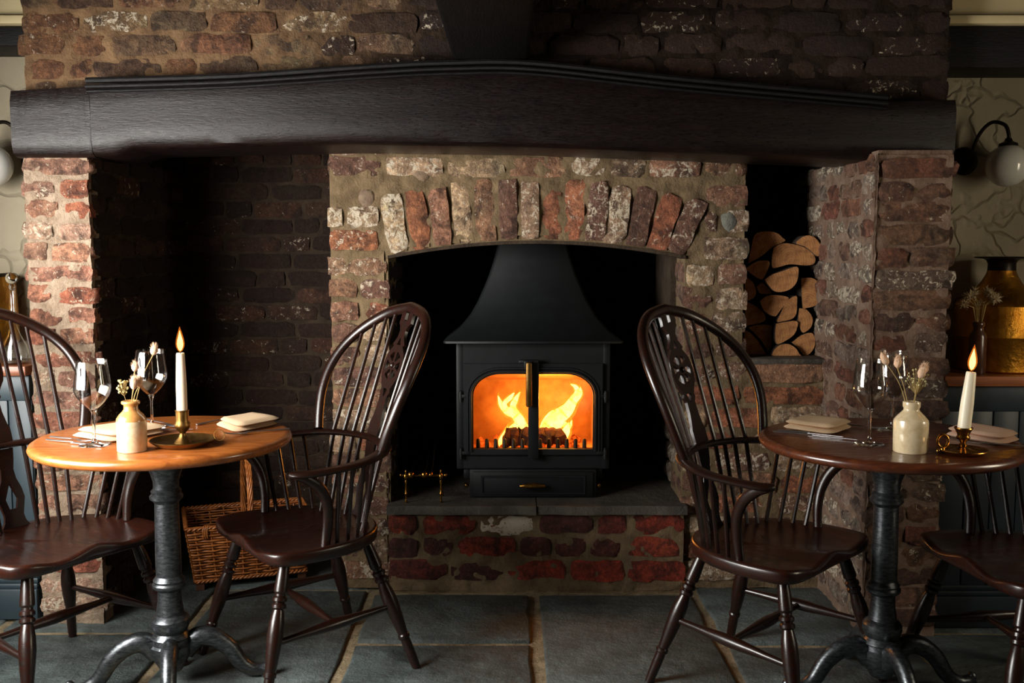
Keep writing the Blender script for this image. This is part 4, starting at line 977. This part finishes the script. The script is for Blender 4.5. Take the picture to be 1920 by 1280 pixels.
def chamberstick():
    t = thing('chamberstick', 'wide brass chamberstick with a dished saucer and ring handle', 'candle holder', (-0.900, 2.688, TZ), 0)
    MB().lathe([(0.0005, 0.001), (0.062, 0.0), (0.072, 0.004), (0.086, 0.014), (0.0885, 0.0165), (0.0865, 0.018), (0.072, 0.009), (0.060, 0.0055), (0.020, 0.006), (0.0005, 0.007)], 56).build('saucer', 'aged_brass', t, ang=50)
    MB().lathe([(0.024, 0.0065), (0.020, 0.012), (0.011, 0.024), (0.008, 0.032), (0.0085, 0.036), (0.016, 0.044), (0.0205, 0.052), (0.0215, 0.058), (0.0185, 0.064), (0.0175, 0.070), (0.0175, 0.094), (0.0188, 0.0955), (0.0188, 0.0975), (0.0150, 0.0975), (0.0148, 0.076), (0.0005, 0.075)], 30).build('socket', 'aged_brass', t, ang=40)
    m = MB(); m.tube([(0.100 + 0.0145 * cos(a), 0.0, 0.028 + 0.0145 * sin(a)) for a in [2 * pi * k / 24 for k in range(25)]], 0.0013, 6, up=(0, 1, 0)); m.build('ring_handle', 'aged_brass', t)
    candle((-0.900, 2.688, TZ + 0.0765), 0.178, 0.0145, 0.0112, 0.0, 'tall lit candle in the wide saucer holder', 0)
chamberstick()
def ornate_stick():
    p = (1.182, 2.575)
    t = thing('candlestick', 'small ornate brass candlestick with a loop handle', 'candle holder', (p[0], p[1], TZ), 0)
    MB().lathe([(0.0005, 0.002), (0.044, 0.0), (0.056, 0.005), (0.0635, 0.011), (0.0625, 0.013), (0.052, 0.008), (0.034, 0.008), (0.022, 0.012), (0.0005, 0.012)], 44).build('saucer', 'brass', t, ang=50)
    MB().lathe([(0.022, 0.010), (0.015, 0.014), (0.009, 0.019), (0.0105, 0.024), (0.007, 0.029), (0.009, 0.034), (0.016, 0.039), (0.0175, 0.044), (0.0145, 0.049), (0.0165, 0.055), (0.0205, 0.063), (0.0235, 0.067), (0.0225, 0.070), (0.0175, 0.070), (0.017, 0.056), (0.0005, 0.055)], 28).build('socket', 'brass', t, ang=40)
    m = MB(); m.tube([(-0.058 + 0.014 * cos(a), -0.012, 0.036 + 0.017 * sin(a)) for a in [2 * pi * k / 20 for k in range(21)]], 0.0035, 8, up=(0, 1, 0)); m.sphere((-0.058, -0.012, 0.014), 0.0065, 10).sphere((-0.070, -0.012, 0.010), 0.005, 10); m.build('loop_handle', 'brass', t)
    candle((p[0], p[1], TZ + 0.057), 0.160, 0.0165, 0.0125, radians(5.0), 'shorter leaning lit candle in the ornate brass holder', 0)
ornate_stick()

def napkin(quad, mat, label, layers=2, th=0.0135):
    """folded napkin: stacked soft folds; quad = near-left, near-right, far-right, far-left on the table"""
    c = Vector((sum(p[0] for p in quad) / 4, sum(p[1] for p in quad) / 4, TZ))
    t = thing('folded_napkin', label, 'napkin', c, 0, 'folded linen napkins')
    for L_ in range(layers):
        n = 10; m = MB(); k = 1 - 0.035 * L_; off = Vector((0.006 * L_, 0.012 * L_, 0))
        A, B, C_, D = [Vector((p[0], p[1], 0)) - Vector((c.x, c.y, 0)) for p in quad]
        vs = []; fs = []; rows = [(-1, 0.0), (-1, 1.0)]
        for j in range(n + 1):
            for i in range(n + 1):
                u, v = i / n, j / n
                p = (A.lerp(B, u)).lerp(D.lerp(C_, u), v) * k * (1 - 0.09 * max(0, 1 - min(u, 1 - u) / 0.15) * max(0, 1 - min(v, 1 - v) / 0.15)) + off
                e = min(u, 1 - u, v, 1 - v); rr = min(1, e / 0.10)
                lift = sqrt(max(0, 1 - (1 - rr) ** 2))
                w_ = 0.0012 * sin(5 * u + 3 * v + L_ * 2)
                zc = (L_ + 0.5) * th
                vs.append((p.x, p.y, zc + lift * th * 0.5 + w_ * lift)); 
        o = len(vs)
        for j in range(n + 1):
            for i in range(n + 1):
                u, v = i / n, j / n
                p = (A.lerp(B, u)).lerp(D.lerp(C_, u), v) * k * (1 - 0.09 * max(0, 1 - min(u, 1 - u) / 0.15) * max(0, 1 - min(v, 1 - v) / 0.15)) + off
                e = min(u, 1 - u, v, 1 - v); rr = min(1, e / 0.10); lift = sqrt(max(0, 1 - (1 - rr) ** 2))
                zc = (L_ + 0.5) * th
                vs.append((p.x, p.y, zc - lift * th * 0.5 + 0.0004))
        W = n + 1
        for j in range(n):
            for i in range(n):
                a = j * W + i; fs.append((a, a + 1, a + 1 + W, a + W)); fs.append((o + a, o + a + W, o + a + W + 1, o + a + 1))
        m.add(vs, fs).build('fold', mat, t, ang=70)
    return t
napkin([(-1.265, 2.80), (-1.105, 2.70), (-1.000, 2.86), (-1.155, 2.955)], 'linen', 'cream napkin at the sunlit left end of the honey-topped table')
napkin([(-0.905, 2.985), (-0.800, 2.845), (-0.705, 3.00), (-0.825, 3.105)], 'linen', 'cream napkin on the stove side of the honey-topped table')
napkin([(0.800, 2.935), (0.915, 2.815), (1.025, 2.945), (0.905, 3.065)], 'linen', 'cream napkin at the left end of the dark table')
napkin([(1.235, 2.815), (1.335, 2.665), (1.425, 2.745), (1.345, 2.930)], 'linen_rose', 'rosy napkin behind the leaning candle on the dark table')
def cutlery(kind, a, b, label, z=0.0):
    A = Vector((a[0], a[1], TZ + 0.003 + z)); B = Vector((b[0], b[1], TZ + 0.003 + z)); d = B - A; Ln = d.length; rz = atan2(d.y, d.x)
    t = thing('table_' + kind, label, kind, A, rz, 'steel cutlery on the tables')
    m = MB(); hl = Ln * 0.5
    m.tube([(0, 0, 0), (0.008, 0, 0), (hl * 0.5, 0, 0.001), (hl, 0, 0.003)], [0.004, 0.0060, 0.0045, 0.0026], 8, ry=[0.0020, 0.0024, 0.0022, 0.0018]); m.build('handle', 'steel', t)
    if kind == 'knife':
        m = MB(); m.add([(hl - .005, -.005, .0005), (Ln, -.002, .0005), (Ln - 0.02, .008, .0005), (hl, .009, .0005), (hl - .005, -.005, .0018), (Ln, -.002, .0018), (Ln - 0.02, .008, .0012), (hl, .009, .0012)], [(0, 1, 2, 3), (4, 7, 6, 5), (0, 4, 5, 1), (1, 5, 6, 2), (2, 6, 7, 3), (3, 7, 4, 0)]); m.build('blade', 'steel', t, smooth=False)
    else:
        m = MB(); m.tube([(hl - .004, 0, .003), (hl + Ln * 0.14, 0, .004), (hl + Ln * 0.20, 0, 0.001), (Ln * 0.78, 0, 0.002)], [0.0026, 0.005, 0.011, 0.012], 8, ry=0.0012)
        if kind == 'fork':
            for q in (-1.5, -0.5, 0.5, 1.5): m.tube([(Ln * 0.77, q * 0.0062, 0.002), (Ln * 0.9, q * 0.0064, 0.004), (Ln, q * 0.006, 0.008)], [0.0022, 0.0018, 0.0006], 6, ry=0.001)
        else: m.sphere((Ln * 0.86, 0, 0.004), 0.02, 14, (1.4, 0.9, 0.2))
        m.build('head', 'steel', t)
    return t
cutlery('knife', (-1.305, 2.755), (-1.110, 2.655), 'bright steel knife nearest the edge, in front of the sunlit napkin')
cutlery('fork', (-1.315, 2.80), (-1.150, 2.705), 'bright steel fork close against the sunlit napkin')
cutlery('fork', (-0.662, 2.925), (-0.822, 2.812), 'steel fork in front of the napkin by the stove-side chair')
cutlery('knife', (-0.960, 2.995), (-0.865, 3.13), 'dark-looking steel knife behind the tall candle')
cutlery('fork', (-1.15, 3.095), (-0.985, 2.925), 'steel fork lying behind the tan-necked vase, tines towards the candle')
cutlery('knife', (-1.075, 2.90), (-0.945, 2.915), 'short bright steel knife between the back glass and the tall candle')
cutlery('knife', (0.765, 2.885), (0.965, 2.745), 'steel knife nearest the edge, in front of the left napkin on the dark table')
cutlery('knife', (0.785, 2.905), (0.940, 2.790), 'second steel knife tight against the left napkin on the dark table')
cutlery('fork', (1.000, 3.02), (1.110, 2.905), 'steel fork beyond the left napkin on the dark table')
cutlery('fork', (1.400, 2.655), (1.225, 2.705), 'steel fork in front of the rosy napkin')

# ------------------------------------------------------------------ wicker log basket
def basket():
    t = thing('wicker_basket', 'golden wicker log basket with a wrapped hoop handle in the alcove', 'basket', (-1.050, 3.868, 0.0), radians(20))
    hx0, hx1, hy0, hy1, z0, z1 = 0.205, 0.235, 0.145, 0.165, 0.035, 0.240
    def ringpt(f, z, out=0.0):
        k = (z - z0) / (z1 - z0); hx = hx0 + (hx1 - hx0) * k + out; hy = hy0 + (hy1 - hy0) * k + out
        per = [(-hx, -hy), (hx, -hy), (hx, hy), (-hx, hy)]; L_ = [2 * hx, 2 * hy, 2 * hx, 2 * hy]; s = f * sum(L_)
        for q in range(4):
            if s <= L_[q] or q == 3:
                a, b = per[q], per[(q + 1) % 4]; u = min(1, s / L_[q]); return (a[0] + (b[0] - a[0]) * u, a[1] + (b[1] - a[1]) * u)
            s -= L_[q]
    ns = 28; m = MB(); r = random.Random(4); rows = 20
    for k in range(rows):
        z = z0 + 0.006 + (z1 - z0 - 0.012) * k / (rows - 1)
        P = []
        for q in range(ns * 4 + 1):
            f = (q % (ns * 4)) / (ns * 4); wv = 0.0045 * sin(pi * (q / 4 * 1.0) + pi * k) ; x, y = ringpt(f, z, wv); P.append((x, y, z + r.uniform(-.0012, .0012)))
        m.tube(P, 0.0042, 5, cap=False)
    m.build('weave', 'wicker', t, ang=80)['kind'] = 'stuff'
    for q in range(ns):
        x0, y0 = ringpt((q + 0.5) / ns, z0); x1, y1 = ringpt((q + 0.5) / ns, z1)
        MB().tube([(x0, y0, z0), (x1, y1, z1 + 0.004)], 0.0035, 6, up=(1, 0, 0)).build('stake', 'wicker', t)
    for zz, nm in ((z1 + 0.004, 'rim'), (z0, 'foot_border')):
        m = MB()
        for ph in (0, 2.1, 4.2):
            P = []
            for q in range(241):
                f = (q % 240) / 240; x, y = ringpt(f, zz, 0.005 * cos(q * 0.8 + ph)); P.append((x, y, zz + 0.005 * sin(q * 0.8 + ph)))
            m.tube(P, 0.0045, 5, cap=False)
        m.build(nm, 'wicker', t, ang=80)
    MB().box(-hx0 + .005, hx0 - .005, -hy0 + .005, hy0 - .005, z0 + 0.002, z0 + 0.010).build('base', 'wicker_dark', t)
    for sx in (-1, 1):
        for sy in (-1, 1): MB().box(sx * 0.19 - 0.015, sx * 0.19 + 0.015, sy * 0.13 - 0.015, sy * 0.13 + 0.015, 0.001, z0).build('foot_block', 'wicker_dark', t)
    hpth = smoothpath([(0.0, -0.155, 0.15), (0, -0.162, 0.28), (0, -0.145, 0.40), (0, -0.07, 0.475), (0, 0.03, 0.485), (0, 0.12, 0.43), (0, 0.16, 0.30), (0, 0.155, 0.15)], 10)
    m = MB()
    for ph in range(6):
        P = []
        for i, p in enumerate(hpth):
            a = i * 0.35 + ph * pi / 3; P.append((p[0] + 0.008 * cos(a), p[1] + 0.006 * sin(a), p[2] + 0.004 * sin(a)))
        m.tube(P, 0.0045, 5, up=(1, 0, 0), cap=False)
    m.build('handle', 'wicker', t, ang=80)
    for sx in (-0.17,):
        m = MB()
        for q in range(3): m.tube([(sx + q * 0.007 + 0.006 * cos(a), -0.165 + 0.012 * cos(a), z1 - 0.012 + 0.026 * sin(a)) for a in [2 * pi * k / 14 for k in range(15)]], 0.0028, 5, up=(1, 0, 0), cap=False)
        m.build('rim_binding', 'wicker', t, ang=80)
basket()

# ------------------------------------------------------------------ cabinets either side
def cabinet(x0, x1, yf, mat, wt, label, wlabel, ztop=0.872):
    cx = (x0 + x1) / 2
    t = thing('panelled_cabinet', label, 'cabinet', (cx, yf + 0.12, 0), 0, 'painted panelled cabinets')
    def cc(m, n, mt=mat, par=None, **k): m.v = [(x - cx, y - yf - 0.12, z) for x, y, z in m.v]; return m.build(n, mt, par or t, **k)
    zt = ztop - 0.036
    cc(MB().box(x0, x1, yf + 0.012, 3.615, 0.002, zt), 'body', smooth=False)
    cc(MB().box(x0, x1, yf - 0.012, yf + 0.012, 0.002, 0.11, 0.004).box(x0, x1, yf - 0.006, yf + 0.012, 0.11, 0.128, 0.005).box(x0, x1, yf, yf + 0.012, 0.128, 0.146, 0.005), 'plinth')
    cc(MB().box(x0, x1, yf, yf + 0.014, zt - 0.085, zt, 0.003), 'top_rail')
    n = max(2, round((x1 - x0) / 0.085)); w_ = (x1 - x0) / n
    for k in range(n): cc(MB().box(x0 + k * w_ + 0.002, x0 + (k + 1) * w_ - 0.002, yf + 0.004, yf + 0.016, 0.146, zt - 0.085, 0.003), 'board')
    o = tag(MB().box(x0 - 0.004, x1, yf - 0.022, 3.615, ztop - 0.034, ztop, 0.004).build('worktop', wt), wlabel, 'worktop')
cabinet(-2.04, -1.650, 3.375, 'painted_panel', 'worktop_wood', 'blue-grey panelled cabinet left of the sunlit pier', 'wooden worktop on the blue-grey cabinet', 0.890)
cabinet(1.440, 2.58, 3.300, 'painted_panel_dark', 'worktop_wood', 'near-black panelled cabinet right of the brown pier', 'wooden worktop on the near-black cabinet', 0.865)

# ------------------------------------------------------------------ brassware and bottles on the cabinets
def lathe_thing(name, prof, mat, loc, label, cat, n=48, ang=40, part='body'):
    t = thing(name, label, cat, loc); MB().lathe(prof, n).build(part, mat, t, ang=ang); return t
u = thing('brass_urn', 'large hammered brass urn with a flat flared rim', 'urn', (1.705, 3.475, 0.866))
MB().lathe([(0.0005, 0.001), (0.142, 0.0), (0.148, 0.006), (0.149, 0.118), (0.1505, 0.120), (0.149, 0.122), (0.148, 0.226)], 56).build('body', 'hammered_brass', u, ang=40)
MB().lathe([(0.148, 0.226), (0.143, 0.234), (0.118, 0.250), (0.088, 0.276), (0.065, 0.305), (0.051, 0.33), (0.046, 0.346)], 48).build('shoulder', 'hammered_brass', u, ang=60)
MB().lathe([(0.046, 0.346), (0.045, 0.370), (0.050, 0.380), (0.060, 0.386), (0.088, 0.389), (0.0895, 0.392), (0.086, 0.394), (0.052, 0.390), (0.042, 0.380), (0.040, 0.35), (0.0005, 0.34)], 48).build('rim', 'dark_bronze', u, ang=50)
sb = thing('stoneware_bottle', 'brown stoneware bottle in front of the brass urn', 'bottle', (1.572, 3.345, 0.866))
MB().lathe([(0.0005, 0), (0.026, 0), (0.0275, 0.003), (0.0275, 0.125), (0.025, 0.136), (0.017, 0.146), (0.0155, 0.158), (0.019, 0.163), (0.0195, 0.172), (0.016, 0.176), (0.012, 0.174), (0.011, 0.15), (0.0005, 0.14)], 32).build('body', 'stoneware_brown', sb, ang=45)
pf = thing('dried_grasses', 'tuft of fluffy dried grass heads in the brown bottle', 'dried flowers', (1.572, 3.345, 0.866))
r = random.Random(8); hd = MB(); sm = MB()
for k in range(15):
    a = r.uniform(0, 2 * pi); q = r.uniform(0.2, 1) ** 0.7; tip = Vector((0.066 * q * cos(a) + 0.006, 0.045 * q * sin(a), 0.235 + 0.055 * (1 - q * q) + r.uniform(-.012, .012)))
    sm.tube([(0.004 * cos(a), 0.004 * sin(a), 0.145), (tip * 0.4 + Vector((0, 0, 0.13)))[:], tip[:]], 0.0012, 5, up=(1, 0, 0))
    for z_ in range(60):
        d = Vector((r.gauss(0, 1), r.gauss(0, 1), r.gauss(0, 1))).normalized(); hd.tube([tip[:], (tip + d * r.uniform(0.012, 0.024))[:]], [0.0016, 0.0003], 3, cap=False)
hd.build('grass_heads', 'pampas', pf, ang=80)['kind'] = 'stuff'; sm.build('stems', 'dried_stem', pf)['kind'] = 'stuff'
# left: tilted brass pan and decanter
bp = thing('brass_pan', 'wide polished brass coal pan tilted against the plaster', 'pan', (-1.868, 3.500, 0.890)); 
MB().lathe([(0.0005, 0.002), (0.11, 0.0), (0.125, 0.01), (0.15, 0.12), (0.172, 0.235), (0.168, 0.235), (0.146, 0.12), (0.118, 0.014), (0.0005, 0.012)], 48, (0, 0, 0.035), Matrix.Rotation(radians(-15), 4, 'Y')).build('bowl', 'hammered_brass', bp, ang=50)
MB().tube([(Matrix.Rotation(radians(-15), 4, 'Y') @ Vector((0.171 * cos(a), 0.171 * sin(a), 0.236)) + Vector((0, 0, 0.035)))[:] for a in [2 * pi * k / 48 for k in range(49)]], 0.007, 8, cap=False).build('rim', 'dark_bronze', bp)
dc = thing('glass_decanter', 'clear glass decanter with a ball stopper beside the pier', 'decanter', (-1.722, 3.430, 0.890))
MB().lathe([(0.0005, 0.0), (0.042, 0.0), (0.046, 0.006), (0.047, 0.03), (0.040, 0.065), (0.022, 0.10), (0.012, 0.13), (0.0105, 0.20), (0.0105, 0.262), (0.015, 0.270), (0.013, 0.270), (0.0095, 0.26), (0.0095, 0.13), (0.038, 0.06), (0.044, 0.03), (0.043, 0.008), (0.0005, 0.006)], 32).build('body', 'wine_glass', dc, ang=70)
MB().lathe([(0.0005, 0.255), (0.009, 0.256), (0.010, 0.272), (0.005, 0.277)], 20).sphere((0, 0, 0.296), 0.020, 20).build('stopper', 'stem_glass', dc, ang=80)

# ------------------------------------------------------------------ globe wall lamps
def wall_lamp(sx, X, label):
    t = thing('wall_lamp', label, 'wall lamp', (X, 3.62, 1.60), 0, 'globe wall lamps'); 
    MB().lathe([(0.0005, 0.022), (0.02, 0.022), (0.032, 0.016), (0.046, 0.008), (0.050, 0.0005)], 32, (0, -0.001, 0), Matrix.Rotation(pi / 2, 4, 'X')).build('back_plate', 'dark_bronze', t, ang=50)
    P = smoothpath([(0.0, -0.012, 0.0), (0.004 * sx, -0.05, 0.03), (0.020 * sx, -0.075, 0.09), (0.050 * sx, -0.095, 0.125), (0.085 * sx, -0.115, 0.115), (0.097 * sx, -0.122, 0.085), (0.098 * sx, -0.122, 0.060)], 8)
    MB().tube(P, 0.0065, 10, up=(1, 0, 0)).build('arm', 'dark_bronze', t)
    MB().lathe([(0.0005, 0.070), (0.010, 0.068), (0.014, 0.058), (0.030, 0.050), (0.032, 0.042), (0.0005, 0.042)], 28, (0.098 * sx, -0.122, 0)).build('cap', 'dark_bronze', t, ang=40)
    MB().sphere((0.098 * sx, -0.122, -0.026), 0.073, 36).build('globe', 'opal_glass', t, ang=80)
wall_lamp(1, 1.622, 'unlit opal globe wall lamp on the swirled plaster at right')
wall_lamp(-1, -1.712, 'unlit opal globe wall lamp cut by the left edge')
print('bricks', NBR[0])
